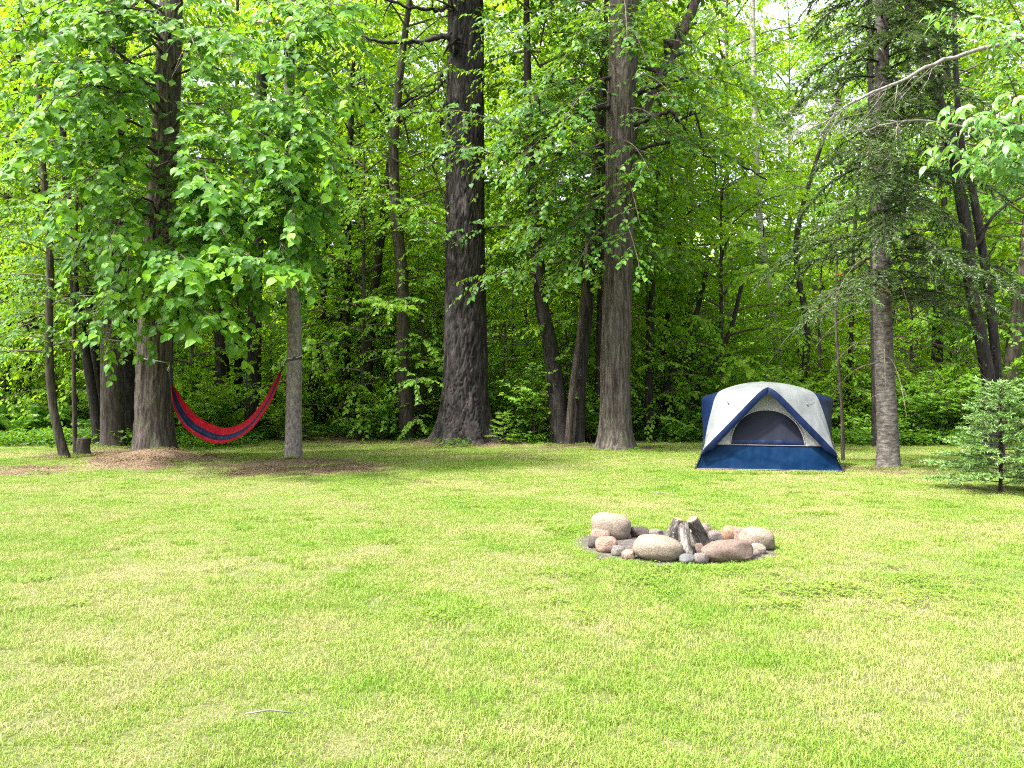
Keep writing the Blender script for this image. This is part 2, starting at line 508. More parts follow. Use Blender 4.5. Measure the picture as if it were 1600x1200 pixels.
def scatter(name, pts, rot, scl, var, coll, label):
    me = bpy.data.meshes.new(name)
    n_ = len(pts)
    me.vertices.add(n_); me.vertices.foreach_set('co', np.ascontiguousarray(pts, dtype=np.float32).ravel())
    a_ = me.attributes.new('rot', 'FLOAT_VECTOR', 'POINT'); a_.data.foreach_set('vector', np.ascontiguousarray(rot, dtype=np.float32).ravel())
    a_ = me.attributes.new('scl', 'FLOAT_VECTOR', 'POINT'); a_.data.foreach_set('vector', np.ascontiguousarray(scl, dtype=np.float32).ravel())
    a_ = me.attributes.new('var', 'INT', 'POINT'); a_.data.foreach_set('value', np.ascontiguousarray(var, dtype=np.int32))
    me.update()
    o = link(name, me, kind='stuff')
    tag(o, label)
    g = bpy.data.node_groups.new(name, 'GeometryNodeTree')
    g.interface.new_socket('Geometry', in_out='INPUT', socket_type='NodeSocketGeometry')
    g.interface.new_socket('Geometry', in_out='OUTPUT', socket_type='NodeSocketGeometry')
    gi = g.nodes.new('NodeGroupInput'); go = g.nodes.new('NodeGroupOutput')
    ci = g.nodes.new('GeometryNodeCollectionInfo')
    ci.inputs['Collection'].default_value = coll
    ci.inputs['Separate Children'].default_value = True
    ci.inputs['Reset Children'].default_value = True
    ip = g.nodes.new('GeometryNodeInstanceOnPoints')
    ip.inputs['Pick Instance'].default_value = True

    def attr(nm, ty):
        q_ = g.nodes.new('GeometryNodeInputNamedAttribute'); q_.data_type = ty
        q_.inputs['Name'].default_value = nm
        return q_.outputs['Attribute']
    e = g.nodes.new('FunctionNodeEulerToRotation')
    g.links.new(attr('rot', 'FLOAT_VECTOR'), e.inputs[0])
    g.links.new(gi.outputs[0], ip.inputs['Points'])
    g.links.new(ci.outputs[0], ip.inputs['Instance'])
    g.links.new(attr('var', 'INT'), ip.inputs['Instance Index'])
    g.links.new(e.outputs[0], ip.inputs['Rotation'])
    g.links.new(attr('scl', 'FLOAT_VECTOR'), ip.inputs['Scale'])
    g.links.new(ip.outputs[0], go.inputs[0])
    md = o.modifiers.new('scatter', 'NODES'); md.node_group = g
    return o


gm = []
for s_ in range(3): gm.append(np_mesh('grass_dense', *blades(2100, 0.44, 0.010, 0.040, 0.0034, 1.3, 100 + s_)[:2], [M['grass']], rnd=blades(2100, 0.44, 0.010, 0.040, 0.0034, 1.3, 100 + s_)[2]))
for s_ in range(2): gm.append(np_mesh('grass_thin', *blades(1100, 0.44, 0.008, 0.032, 0.0032, 1.6, 110 + s_)[:2], [M['grass']], rnd=blades(1100, 0.44, 0.008, 0.032, 0.0032, 1.6, 110 + s_)[2]))
for s_ in range(2): gm.append(np_mesh('grass_tuft', *blades(300, 0.22, 0.025, 0.080, 0.0044, 1.0, 120 + s_)[:2], [M['grass']], rnd=blades(300, 0.22, 0.025, 0.080, 0.0044, 1.0, 120 + s_)[2] * 0.6))


def clover_patch(seed):
    r = np.random.default_rng(seed)
    nb = 70
    c_ = np.stack([r.normal(0, 0.10, nb), r.normal(0, 0.10, nb), r.uniform(0.02, 0.06, nb)], -1)
    a0 = r.uniform(0, 2 * PI, nb)
    Vs, Ts = [], []
    for k_ in range(3):
        a_ = a0 + k_ * 2 * PI / 3
        d = np.stack([np.cos(a_), np.sin(a_), r.uniform(-0.3, 0.4, nb)], -1)
        s_ = np.stack([-np.sin(a_), np.cos(a_), 0 * a_], -1)
        L = r.uniform(0.012, 0.024, nb)[:, None]
        Vs.append(np.stack([c_, c_ + d * L * 0.6 + s_ * L * 0.45, c_ + d * L, c_ + d * L * 0.6 - s_ * L * 0.45], 1))
    Vv = np.concatenate(Vs).reshape(-1, 3)
    b0 = (np.arange(len(Vv) // 4) * 4)[:, None]
    T = np.concatenate([b0 + [0, 1, 2], b0 + [0, 2, 3]], 1).reshape(-1, 3)
    return Vv, T, np.repeat(r.random(len(Vv) // 4), 2)


for s_ in range(2):
    a_ = clover_patch(130 + s_); gm.append(np_mesh('clover', a_[0], a_[1], [M['clover']], rnd=a_[2]))
gcol = src_collection('turf_patch', gm)
step = 0.30
pts = []
for y in np.arange(1.6, 23.5, step):
    xs = np.arange(-(0.70 * y + 1.6), 0.70 * y + 1.6, step)
    pts.append(np.stack([xs + rng.uniform(-.1, .1, len(xs)), y + rng.uniform(-.1, .1, len(xs))], -1))
pts = np.concatenate(pts)
keep = rng.random(len(pts)) > np.clip(litter(pts[:, 0], pts[:, 1]) * 1.15, 0, 0.93)
keep &= rng.random(len(pts)) > woods(pts[:, 0], pts[:, 1]) * 0.8
pe = np.hypot((pts[:, 0] - PIT[0] + 0.04) / 1.02, (pts[:, 1] - PIT[1] + 0.02) / 0.84)
keep &= pe > 1.0
pts = pts[keep]
sp = fbm(pts[:, 0] * 0.9 + 3, pts[:, 1] * 0.9, 31, 3) + rng.normal(0, 0.07, len(pts))
li = litter(pts[:, 0], pts[:, 1])
var = np.where((sp > 0.54) | (li > 0.2), rng.integers(3, 5, len(pts)), rng.integers(0, 3, len(pts)))
z = height(pts[:, 0], pts[:, 1])
scl = np.stack([np.ones(len(pts))] * 2 + [rng.uniform(0.7, 1.15, len(pts)) * (0.75 + 0.6 * (1 - sp))], -1)
rot = np.stack([0 * z, 0 * z, rng.uniform(0, 2 * PI, len(pts))], -1)
# longer tufts, ragged clover round the stones and across the right of the lawn
tp = np.stack([rng.uniform(-16, 16, 5200), rng.uniform(2.2, 21, 5200)], -1)
tp = tp[np.abs(tp[:, 0]) < 0.7 * tp[:, 1] + 1]
tn = fbm(tp[:, 0] * 0.8, tp[:, 1] * 0.8 + 4, 41, 3)
edge = np.hypot((tp[:, 0] - PIT[0]) / 1.05, (tp[:, 1] - PIT[1]) / 0.87)
tp = tp[((tn > 0.55) & (edge > 1.12) & (litter(tp[:, 0], tp[:, 1]) < 0.25))]
th = rng.uniform(0, 2 * PI, 150)
rp = np.stack([PIT[0] + 1.04 * np.cos(th) * rng.uniform(.94, 1.12, 150), PIT[1] + 0.87 * np.sin(th) * rng.uniform(1, 1.12, 150)], -1)
cp = np.concatenate([np.stack([rng.normal(1.9, 1.1, 36), rng.normal(6.0, 0.6, 36)], -1), np.stack([rng.normal(3.4, 1.2, 24), rng.normal(5.6, 0.6, 24)], -1),
                     np.stack([rng.normal(0.9, 0.3, 40), rng.normal(8.2, 0.3, 40)], -1), np.stack([rng.uniform(-9, 9, 90), rng.uniform(5, 16, 90)], -1)])
cp = cp[np.hypot((cp[:, 0] - PIT[0]) / 1.05, (cp[:, 1] - PIT[1]) / 0.87) > 1.15]
ep = np.concatenate([tp, rp, cp])
ev = np.concatenate([rng.integers(5, 7, len(tp) + len(rp)), rng.integers(7, 9, len(cp))])
ez = height(ep[:, 0], ep[:, 1])
es = np.repeat(rng.uniform(0.6, 1.0, len(ep))[:, None], 3, 1)
es[len(tp):len(tp) + len(rp), 2] *= 0.7
er = np.stack([0 * ez, 0 * ez, rng.uniform(0, 2 * PI, len(ep))], -1)
scatter('grass', np.concatenate([np.column_stack([pts, z]), np.column_stack([ep, ez])]), np.concatenate([rot, er]), np.concatenate([scl, es]),
        np.concatenate([var, ev]), gcol, 'short mown grass with straw coloured patches across the whole clearing')

# dry leaves and needles lying under the trees
def litter_patch(seed):
    r = np.random.default_rng(seed); nb = 90
    p_ = np.stack([r.uniform(-.25, .25, nb), r.uniform(-.25, .25, nb), r.uniform(0.004, 0.02, nb)], -1)
    a_ = r.uniform(0, 2 * PI, nb); L = r.uniform(0.012, 0.045, nb)[:, None]
    d = np.stack([np.cos(a_), np.sin(a_), r.uniform(-.25, .35, nb)], -1); s_ = np.stack([-np.sin(a_), np.cos(a_), r.uniform(-.3, .3, nb)], -1)
    wd = np.where(r.random(nb) < 0.5, 0.08, 0.38)[:, None]
    Vv = np.stack([p_, p_ + d * L * .5 + s_ * L * wd, p_ + d * L, p_ + d * L * .5 - s_ * L * wd], 1).reshape(-1, 3)
    b0 = (np.arange(nb) * 4)[:, None]
    return Vv, np.concatenate([b0 + [0, 1, 2], b0 + [0, 2, 3]], 1).reshape(-1, 3), np.repeat(r.random(nb), 2)


lm = []
for s_ in range(3):
    a_ = litter_patch(150 + s_); lm.append(np_mesh('litter', a_[0], a_[1], [M['litter']], rnd=a_[2]))
lp = np.stack([rng.uniform(-15, 12, 16000), rng.uniform(10, 27, 16000)], -1)
lp = lp[rng.random(len(lp)) < np.clip(litter(lp[:, 0], lp[:, 1]) + 0.25 * woods(lp[:, 0], lp[:, 1]) - 0.1, 0, 1) * 0.75]
lz = height(lp[:, 0], lp[:, 1])
scatter('leaf_litter', np.column_stack([lp, lz]), np.stack([0 * lz, 0 * lz, rng.uniform(0, 6.28, len(lp))], -1), np.ones((len(lp), 3)),
        rng.integers(0, 3, len(lp)), src_collection('litter_patch', lm), 'dry brown leaves and needles lying under the trees')

# ------------------------------------------------------------------ foliage
# leaf outlines: y along the leaf, x across, z up; folded on the midrib
TK = np.array([[0, 0, 0], [-.36, .42, .07], [0, 1, -.10], [.36, .42, .07]]); TKf = np.array([[0, 3, 2], [0, 2, 1]])
TB = np.array([[0, .02, 0], [0, .5, -.02], [0, 1.02, -.16], [-.34, .10, .05], [-.42, .42, .06], [-.22, .78, -.02], [.34, .10, .05], [.42, .42, .06], [.22, .78, -.02]])
TBf = np.array([[0, 1, 3], [3, 1, 4], [4, 1, 5], [5, 1, 2], [0, 6, 1], [6, 7, 1], [7, 8, 1], [8, 2, 1]])
TN = np.array([[-.14, 0, 0], [.14, 0, 0], [0, 1, 0]]); TNf = np.array([[0, 1, 2]])
TL = np.array([[0, 0, 0], [-.22, .35, .05], [-.17, .68, 0], [0, 1, -.12], [.17, .68, 0], [.22, .35, .05], [0, .5, -.01]])
TLf = np.array([[0, 6, 1], [1, 6, 2], [2, 6, 3], [0, 5, 6], [5, 4, 6], [4, 3, 6]])


def leaf_frames(d, nn):
    d = nrm(d); x = nrm(np.cross(d, nn)); z_ = np.cross(x, d)
    return x, d, z_


def add_leaves(geo, pos, d, nn, size, T, Tf, matidx=0, r=rng):
    x, d, z_ = leaf_frames(d, nn)
    Vv = pos[:, None] + size[:, None, None] * (T[None, :, 0:1] * x[:, None] + T[None, :, 1:2] * d[:, None] + T[None, :, 2:3] * z_[:, None])
    b0 = (np.arange(len(pos)) * len(T))[:, None, None]
    geo.add(Vv.reshape(-1, 3), (Tf[None] + b0).reshape(-1, 3), matidx, np.repeat(r.random(len(pos)), len(Tf)))


def bez(p0, p1, p2, n_):
    t = np.linspace(0, 1, n_)[:, None]
    return (1 - t) ** 2 * p0 + 2 * t * (1 - t) * p1 + t * t * p2


def along(path, s):
    """points and tangents at fractions s of a polyline"""
    f = np.clip(s, 0, 1) * (len(path) - 1); i_ = np.minimum(f.astype(int), len(path) - 2); fr = (f - i_)[:, None]
    return path[i_] * (1 - fr) + path[i_ + 1] * fr, nrm(path[i_ + 1] - path[i_])


def twig_leaves(path, center, r, s0=0.25, spacing=0.28, tl=(0.4, 0.9), nl=8, size=(0.09, 0.14), droop=0.3, leafdroop=0.6, facing=0.8, flat=0.35, taper=True):
    """leaf positions on side twigs of one limb: (pos, dir, normal, size) and the twigs (base, tip)"""
    L = np.sum(np.linalg.norm(np.diff(path, axis=0), axis=1))
    nt_ = max(3, int(L * (1 - s0) / spacing) * 2)
    s = s0 + (1 - s0) * (np.arange(nt_) + r.uniform(0, 1, nt_)) / nt_
    b_, t_ = along(path, s)
    side = np.where(np.arange(nt_) % 2 == 0, 1.0, -1.0)[:, None]
    up = np.array([0, 0, 1.0])
    perp = nrm(np.cross(t_, up)) * side
    an = r.uniform(0.5, 1.25, nt_)[:, None]
    an[s > 0.93] *= 0.3
    d = nrm(t_ * np.cos(an) + perp * np.sin(an) + r.normal(0, flat, (nt_, 3)) * np.array([0.4, 0.4, 1.0]))
    ln = r.uniform(*tl, nt_) * ((1.15 - 0.6 * np.abs(s - 0.45)) if taper else 1)
    u = (np.arange(nl)[None] + r.uniform(0.1, 0.9, (nt_, nl))) / nl
    u = 0.12 + 0.9 * u
    dn = np.array([0, 0, -1.0])
    pos = b_[:, None] + d[:, None] * (ln[:, None] * u)[..., None] + dn * (droop * ln[:, None] * u ** 2)[..., None]
    lside = np.where(np.arange(nl) % 2 == 0, 1.0, -1.0)[None, :, None]
    pp = nrm(np.cross(d, up))[:, None] * lside
    ld = d[:, None] * 0.55 + pp * 0.75 + dn * leafdroop + r.normal(0, 0.25, (nt_, nl, 3))
    outw = b_ + d * ln[:, None] - center; outw[:, 2] = 0; outw = nrm(outw)
    ln_ = up + facing * outw[:, None] + r.normal(0, 0.32, (nt_, nl, 3))
    sz = r.uniform(*size, (nt_, nl))
    tip = b_ + d * ln[:, None] + dn * (droop * ln)[:, None]
    return pos.reshape(-1, 3), ld.reshape(-1, 3), ln_.reshape(-1, 3), sz.ravel(), b_, (b_ + d * ln[:, None] * 0.5 + dn * (droop * ln * 0.25)[:, None]), tip


def add_twigs(geo, b_, m_, t_, rad, matidx):
    for a0, a1, a2 in zip(b_, m_, t_):
        geo.add(*tube(np.array([a0, a1, a2]), [rad, rad * 0.75, rad * 0.3], 3, cap=False), matidx, smooth=True)


def crown_variant(seed, h, z0, Rm, nlimb, leafmat, T=TK, Tf=TKf, size=(0.10, 0.17), spacing=0.225, nl=11, tl=(0.5, 1.15), twigs=True, shape='dome', droop=0.25):
    """a broadleaf crown round the z axis: limbs, twigs and leaves in one mesh"""
    r = np.random.default_rng(seed); g = Geo()
    for q_ in range(nlimb):
        f = (q_ + r.uniform(0, 0.8)) / nlimb
        zz = z0 + (h - z0) * f
        a_ = q_ * 2.39996 + r.uniform(-.4, .4)
        if shape == 'dome': L = Rm * (0.55 + 0.55 * math.sin(PI * min(1, f * 0.9 + 0.12))) * r.uniform(0.65, 1.1)
        else: L = Rm * (1.05 - 0.85 * f) * r.uniform(0.7, 1.1)
        o_ = np.array([math.cos(a_), math.sin(a_), 0])
        rise = r.uniform(0.0, 0.5) + 0.5 * f
        p0 = np.array([0, 0, zz]); p1 = p0 + o_ * L * 0.5 + np.array([0, 0, rise * L * 0.55]); p2 = p0 + o_ * L + np.array([r.uniform(-.3, .3), r.uniform(-.3, .3), rise * L * 0.75 - droop * L])
        path = bez(p0, p1, p2, 7)
        g.add(*tube(path, np.linspace(0.012 + 0.007 * L, 0.005, 7), 4, cap=False), 1, smooth=True)
        ps, d, nn, sz, b_, m_, t_ = twig_leaves(path, np.array([0, 0, zz]), r, 0.2, spacing, tl, nl, size)
        add_leaves(g, ps, d, nn, sz, T, Tf, 0, r)
        if twigs: add_twigs(g, b_[::3], m_[::3], t_[::3], 0.006, 1)
    return g.mesh('crown', [M[leafmat], M['twig']])


def trunk_mesh(path, rad, mt, k=24, rows=80, amp=0.0, style='furrow', flare=0.0, fh=0.35, seed=0, lobes=5, cell=0.06):
    """tapered trunk with relief; path in local metres, rings lie level"""
    p = spline(path, rows)
    # denser rings near the foot
    f = np.linspace(0, 1, rows) ** 1.25
    p = np.stack([np.interp(f, np.linspace(0, 1, rows), p[:, c_]) for c_ in range(3)], -1)
    zs = p[:, 2]
    r0 = np.interp(f, np.linspace(0, 1, len(rad)), rad)
    a_ = np.arange(k) * 2 * PI / k
    A, Z = np.meshgrid(a_, zs - zs[0])
    RR = np.repeat(r0[:, None], k, 1)
    if flare:
        lob = 0.5 + 0.5 * np.cos(lobes * A + seed + 0.8 * np.sin(A * 2 + seed))
        RR = RR * (1 + flare * np.exp(-Z / fh) * (0.55 + 0.75 * lob))
    RR = RR * (1 + 0.05 * (vnoise(A / (2 * PI) * 4, Z * 0.8, seed + 3, 4) - 0.5))
    circ = 2 * PI * float(np.mean(rad))
    pa = max(4, int(circ / cell))
    if amp:
        u_ = A / (2 * PI) * pa; wob = 1.2 * (vnoise(u_ * 0.5, Z * 2.0, seed + 5, max(2, pa // 2)) - 0.5)
        if style == 'furrow':
            n1 = vnoise(u_ + wob, Z * 3.2, seed, pa); n2 = vnoise(u_ * 2 + wob, Z * 6, seed + 9, pa * 2)
            RR = RR + amp * (1 - np.abs(2 * n1 - 1) ** 0.7 * 1.0 - 0.35) + amp * 0.5 * (n2 - 0.5)
        elif style == 'plate':
            n1 = vnoise(u_ + wob, Z * 4.5 + 0.6 * np.sin(u_ * 3), seed, pa); n2 = vnoise(u_ * 2, Z * 14, seed + 9, pa * 2)
            RR = RR + amp * (np.minimum(1, np.abs(2 * n1 - 1) * 2.6) - 0.6) + amp * 0.35 * (n2 - 0.5)
        elif style == 'ring':
            n1 = vnoise(u_ * 0.7, Z * 16, seed, max(3, int(pa * 0.7)))
            RR = RR + amp * (n1 - 0.5) + amp * 0.7 * (vnoise(u_ * 2, Z * 30, seed + 2, pa * 2) - 0.5)
    Vv = np.stack([p[:, None, 0] + RR * np.cos(A), p[:, None, 1] + RR * np.sin(A), np.repeat(zs[:, None], k, 1)], -1).reshape(-1, 3)
    i_, j_ = np.meshgrid(np.arange(rows - 1), np.arange(k), indexing='ij'); j2 = (j_ + 1) % k
    q_ = np.stack([i_ * k + j_, i_ * k + j2, (i_ + 1) * k + j2, (i_ + 1) * k + j_], -1)
    Vv = np.concatenate([Vv, p[-1:]])
    top = np.stack([np.full(k, len(Vv) - 1), (rows - 1) * k + np.arange(k), (rows - 1) * k + (np.arange(k) + 1) % k], -1)
    return np_mesh('trunk', Vv, np.concatenate([quads(q_), top]), [mt], smooth=True)


def px_path(pp, Y, lean=0.0):
    """photograph points up a trunk at distance Y -> metres relative to the foot; lean: metres nearer per metre of height"""
    base = P(pp[0][0], pp[0][1], Y)
    base[2] = 0
    out_ = []
    for q_, (x, y) in enumerate(pp):
        v = P(x, y, Y)
        if q_ == 0: v[2] = 0
        out_.append(v - base)
    o_ = np.array(out_); o_[:, 1] -= lean * o_[:, 2]
    o_[0, 2] -= 0.15
    return base, o_


# shared crowns of the woods
CR = [crown_variant(200, 13.5, 2.4, 3.4, 44, 'leaf_forest'),
      crown_variant(201, 11.0, 1.6, 3.0, 40, 'leaf_forest', size=(0.09, 0.15)),
      crown_variant(202, 15.5, 3.8, 3.8, 46, 'leaf_forest', size=(0.10, 0.18)),
      crown_variant(203, 9.0, 1.0, 2.6, 38, 'leaf_forest', size=(0.08, 0.14), shape='cone'),
      crown_variant(204, 14.0, 3.0, 3.6, 42, 'leaf_maple', size=(0.10, 0.17)),
      crown_variant(205, 7.0, 0.6, 2.3, 34, 'leaf_maple', size=(0.08, 0.13), shape='cone')]
CR_H = [13.5, 11.0, 15.5, 9.0, 14.0, 7.0]
print('crown tris', [len(c_.polygons) for c_ in CR])


def zg(x, y):
    return float(height(np.array([x]), np.array([y]))[0])


def tree(name, pp, Y, wpx, mt, label, cat='tree', group=None, crown=None, cz=0.0, cs=1.0, k=20, rows=60, amp=0.006, style='furrow', flare=0.25, fh=0.3, cell=0.06, seed=0, lean=0.0, lobes=5, crot=None):
    base, path = px_path(pp, Y, lean)
    base[2] = zg(base[0], base[1])
    t = thing(name, base, label, cat, group)
    rad = [w_ / F * Y / 2 for w_ in wpx]
    link('trunk', trunk_mesh(path, rad, M[mt], k, rows, amp, style, flare, fh, seed, lobes, cell), t)
    if crown is not None:
        c_ = link('crown', CR[crown], t)
        top = path[-1]
        c_.location = (top[0] * 0.6, top[1] * 0.6, cz)
        c_.scale = (cs, cs, cs)
        c_.rotation_euler = (0, 0, seed * 1.3 if crot is None else crot)
    return t, base, path


LEAFS = []
for q_ in range(3):
    Tn = np.array([[0, -.02, 0], [0, .33, -.015], [0, .68, -.05], [0, 1.08, -.20 - .06 * q_],
                   [-.20, -.06, .03], [-.40, .16, .07], [-.43, .42, .07], [-.31, .70, .0], [-.10, .93, -.11],
                   [.20, -.06, .03], [.40, .16, .07], [.43, .42, .07], [.31, .70, .0], [.10, .93, -.11]])
    Tn[:, 0] *= (1.0, 0.93, 1.08)[q_]
    fl_ = [[0, 1, 4], [4, 1, 5], [5, 1, 6], [6, 1, 2], [6, 2, 7], [7, 2, 8], [8, 2, 3], [0, 9, 1], [9, 10, 1], [10, 11, 1], [11, 2, 1], [11, 12, 2], [12, 13, 2], [13, 3, 2]]
    LEAFS.append((Tn, np.array(fl_)))


def leaf_objects(parent, pos, d, nn, size, meshes, idx, origin):
    x, d, z_ = leaf_frames(d[idx], nn[idx])
    for q_, i_ in enumerate(idx):
        o = bpy.data.objects.new('leaf', meshes[q_ % len(meshes)])
        mx = Matrix(((x[q_][0], d[q_][0], z_[q_][0], 0), (x[q_][1], d[q_][1], z_[q_][1], 0), (x[q_][2], d[q_][2], z_[q_][2], 0), (0, 0, 0, 1)))
        p_ = pos[i_] - origin
        o.matrix_basis = Matrix.Translation(Vector(p_)) @ mx @ Matrix.Scale(float(size[i_]), 4)
        o.parent = parent
        COL.objects.link(o)


# ------------------------------------------------------------------ the two hammock trees and their hanging foliage
LM = [np_mesh('leaf', a_, b_, [M['leaf_linden']], smooth=True) for a_, b_ in LEAFS]


def linden(t, base, trunk_at, ends, seed, size, nsingle=300, mt='bark_grey', r0=0.035, spacing=0.28, nl=9, tl=(0.45, 0.95), gap=None):
    """limbs from the trunk to the given ends; the nearest leaves as single objects, the rest as one part"""
    r = np.random.default_rng(seed)
    br = Geo(); g = Geo()
    acc = []
    for (ex, ey, eY, rise) in ends:
        p2 = P(ex, ey, eY)
        zs = min(p2[2] + rise, 13.5)
        p0 = trunk_at(zs)
        p1 = (p0 + p2) / 2 + np.array([r.uniform(-.3, .3), r.uniform(-.2, .2), 0.55 * rise + r.uniform(0.2, 0.7)])
        path = bez(p0, p1, p2, 10)
        path[1:-1] += r.normal(0, 0.035, (8, 3))
        L = np.sum(np.linalg.norm(np.diff(path, axis=0), axis=1))
        o = Geo(); o.add(*tube(path - base, np.linspace(min(r0, 0.010 * L + 0.008), 0.006, 10), 6), 0, smooth=True)
        link('limb', o.mesh('limb', [M[mt]]), t)
        a_ = twig_leaves(path, p0, r, 0.22, spacing, tl, nl, size, droop=0.32, leafdroop=0.55, facing=0.75, flat=0.28)
        acc.append(a_)
        add_twigs(br, a_[4] - base, a_[5] - base, a_[6] - base, 0.006, 0)
    link('twig', br.mesh('twig', [M['twig']]), t, kind='stuff')
    pos, d, nn, sz = (np.concatenate([a_[q_] for a_ in acc]) for q_ in range(4))
    px = pos[:, 0] / pos[:, 1] * F + 800; py = 600 - (pos[:, 2] - CAM_H) / pos[:, 1] * F
    if gap:                     # the limbs on the open side of the trunk are bare close to it
        ok = ~((np.abs(px - np.interp(py, gap[1], gap[0])) < 24) & (py > 60) & (py < 375) & (r.random(len(px)) < .9))
        pos, d, nn, sz, px, py = pos[ok], d[ok], nn[ok], sz[ok], px[ok], py[ok]
    inv = (px > 5) & (px < 1595) & (py > 5) & (py < 1195)
    order = np.argsort(np.where(inv, pos[:, 1] / sz, 1e9))
    idx = order[:nsingle]
    rest = np.setdiff1d(np.arange(len(pos)), idx)
    leaf_objects(t, pos, d, nn, sz, LM, idx, base)
    add_leaves(g, pos[rest] - base, d[rest], nn[rest], sz[rest], TB, TBf, 0, r)
    link('foliage', g.mesh('foliage', [M['leaf_linden']]), t, kind='stuff')
    print('linden leaves', len(pos))


JP = [(242, 717), (241, 640), (242, 540), (246, 430), (253, 300), (262, 150), (268, 0), (274, -150)]
t, base, path = tree('linden_tree', JP, 16.7, [60, 54, 52, 44, 40, 36, 32, 28], 'bark_grey',
                     'thick grey furrowed trunk holding the left end of the hammock, hung with broad bright leaves', k=110, rows=230, amp=0.024, flare=0.34, fh=0.30, cell=0.05, seed=3)
bJ = base.copy(); pJ = path + base


def at_J(z_):
    return np.array([np.interp(z_, pJ[:, 2], pJ[:, 0]), np.interp(z_, pJ[:, 2], pJ[:, 1]), z_])


rr = np.random.default_rng(5)
EJ = []
for (x, y) in [(20, 25), (-30, 60), (-20, 150), (40, 90), (5, 190), (90, 10), (70, 60), (25, 110), (110, 110), (60, 185), (20, 250), (110, 240), (85, 330), (150, 300), (110, 410), (165, 390), (150, 500), (195, 440), (165, 545),
               (205, 500), (150, 180), (390, 60), (330, 120), (400, 150), (370, 230), (330, 290), (400, 300),
               (320, 370), (380, 400), (330, 440), (400, 480), (370, 515), (430, 430), (295, 425), (265, 470), (230, 505), (440, 240), (60, 20), (140, 30), (290, 480), (350, 330), (400, 330), (430, 380), (400, 450), (340, 500), (360, 20)]:
    EJ.append((x + rr.uniform(-8, 8), y + rr.uniform(-8, 8), rr.uniform(11.8, 15.6), rr.uniform(0.4, 1.8)))
linden(t, bJ, at_J, EJ, 11, (0.115, 0.205), gap=((266, 258, 246), (60, 200, 400)))

KP = [(458, 724), (459, 640), (460, 560), (458, 450), (453, 300), (452, 150), (455, 0), (458, -130)]
t, base, path = tree('young_linden_tree', KP, 15.8, [27, 24, 23, 21, 19, 16, 14, 12], 'bark_smooth',
                     'slim pale grey trunk holding the right end of the hammock', k=56, rows=160, amp=0.005, flare=0.2, fh=0.2, cell=0.03, seed=5)
bK = base.copy(); pK = path + base


def at_K(z_):
    return np.array([np.interp(z_, pK[:, 2], pK[:, 0]), np.interp(z_, pK[:, 2], pK[:, 1]), z_])


EK = []
for (x, y) in [(500, 40), (550, 60), (520, 130), (480, 180), (560, 150), (500, 215), (480, 270), (520, 265), (470, 340), (490, 395), (430, 330), (440, 90), (430, 170), (545, 15), (455, 410), (420, 20), (475, 30), (450, 120), (462, 250), (452, 330), (466, 440), (440, 280), (500, 330), (440, 400)]:
    EK.append((x + rr.uniform(-8, 8), y + rr.uniform(-8, 8), rr.uniform(12.6, 15.2), rr.uniform(0.3, 1.3)))
linden(t, bK, at_K, EK, 12, (0.105, 0.19), r0=0.022)

# ------------------------------------------------------------------ big trunks of the front row
PP = [(726, 694), (727, 650), (727, 600), (727, 450), (727, 300), (727, 150), (727, 0), (727, -160)]
t, base, path = tree('pine_tree', PP, 20.8, [80, 76, 69, 62, 58, 56, 54, 51], 'bark_pine',
                     'massive dark pine trunk with plated bark in the middle of the clearing edge', k=150, rows=300, amp=0.045, style='plate', flare=0.55, fh=0.42, cell=0.095, seed=8, lobes=7)
bP = base


def limb(t, base, pts, r0, r1, mt, k=7, wob=0.02, seed=1):
    """one bare limb through photograph points (x, y, distance)"""
    p_ = spline(np.array([P(*a_) for a_ in pts]), max(6, len(pts) * 4))
    r_ = np.random.default_rng(seed)
    p_[1:] += r_.normal(0, wob, (len(p_) - 1, 3))
    g = Geo(); g.add(*tube(p_ - base, np.linspace(r0, r1, len(p_)), k), 0, smooth=True)
    # short dead side shoots
    for q_ in range(len(p_) // 2):
        i_ = r_.integers(2, len(p_)); a0 = p_[i_]; d = nrm(r_.normal(0, 1, 3) + np.array([0, 0, -.2])); L = r_.uniform(0.15, 0.7)
        g.add(*tube(np.array([a0, a0 + d * L * .5 + [0, 0, .03], a0 + d * L]) - base, [r1 * .8, r1 * .6, r1 * .3], 4), 0, smooth=True)
    return link('limb', g.mesh('limb', [M[mt]]), t)


limb(t, base, [(715, 62, 20.4), (706, 60, 20.1), (690, 58, 20), (650, 66, 19.8), (590, 66, 19.6), (560, 50, 19.5)], 0.10, 0.03, 'bark_dark', seed=2)
limb(t, base, [(712, 80, 20.4), (707, 70, 20.1), (712, 40, 20), (712, 15, 20)], 0.11, 0.05, 'bark_dark', seed=3)
limb(t, base, [(700, 12, 20.4), (680, 16, 20.2), (640, 10, 20), (590, -4, 19.8)], 0.06, 0.03, 'bark_dark', seed=4)
limb(t, base, [(697, 105, 20.6), (688, 118, 20.3), (690, 130, 20.2), (680, 142, 20.2), (650, 155, 20.2), (622, 172, 20.2)], 0.05, 0.02, 'bark_dark', seed=5)
limb(t, base, [(697, 238, 20.6), (680, 248, 20.4), (678, 262, 20.4), (690, 300, 20.4), (696, 330, 20.4)], 0.035, 0.015, 'bark_dark', seed=6)
limb(t, base, [(697, 160, 20.6), (690, 170, 20.4), (693, 200, 20.4), (696, 230, 20.4)], 0.04, 0.03, 'bark_dark', seed=7)
c_ = link('crown', CR[2], t); c_.location = (0, 0, 9.5); c_.scale = (1.15, 1.15, 1.0)

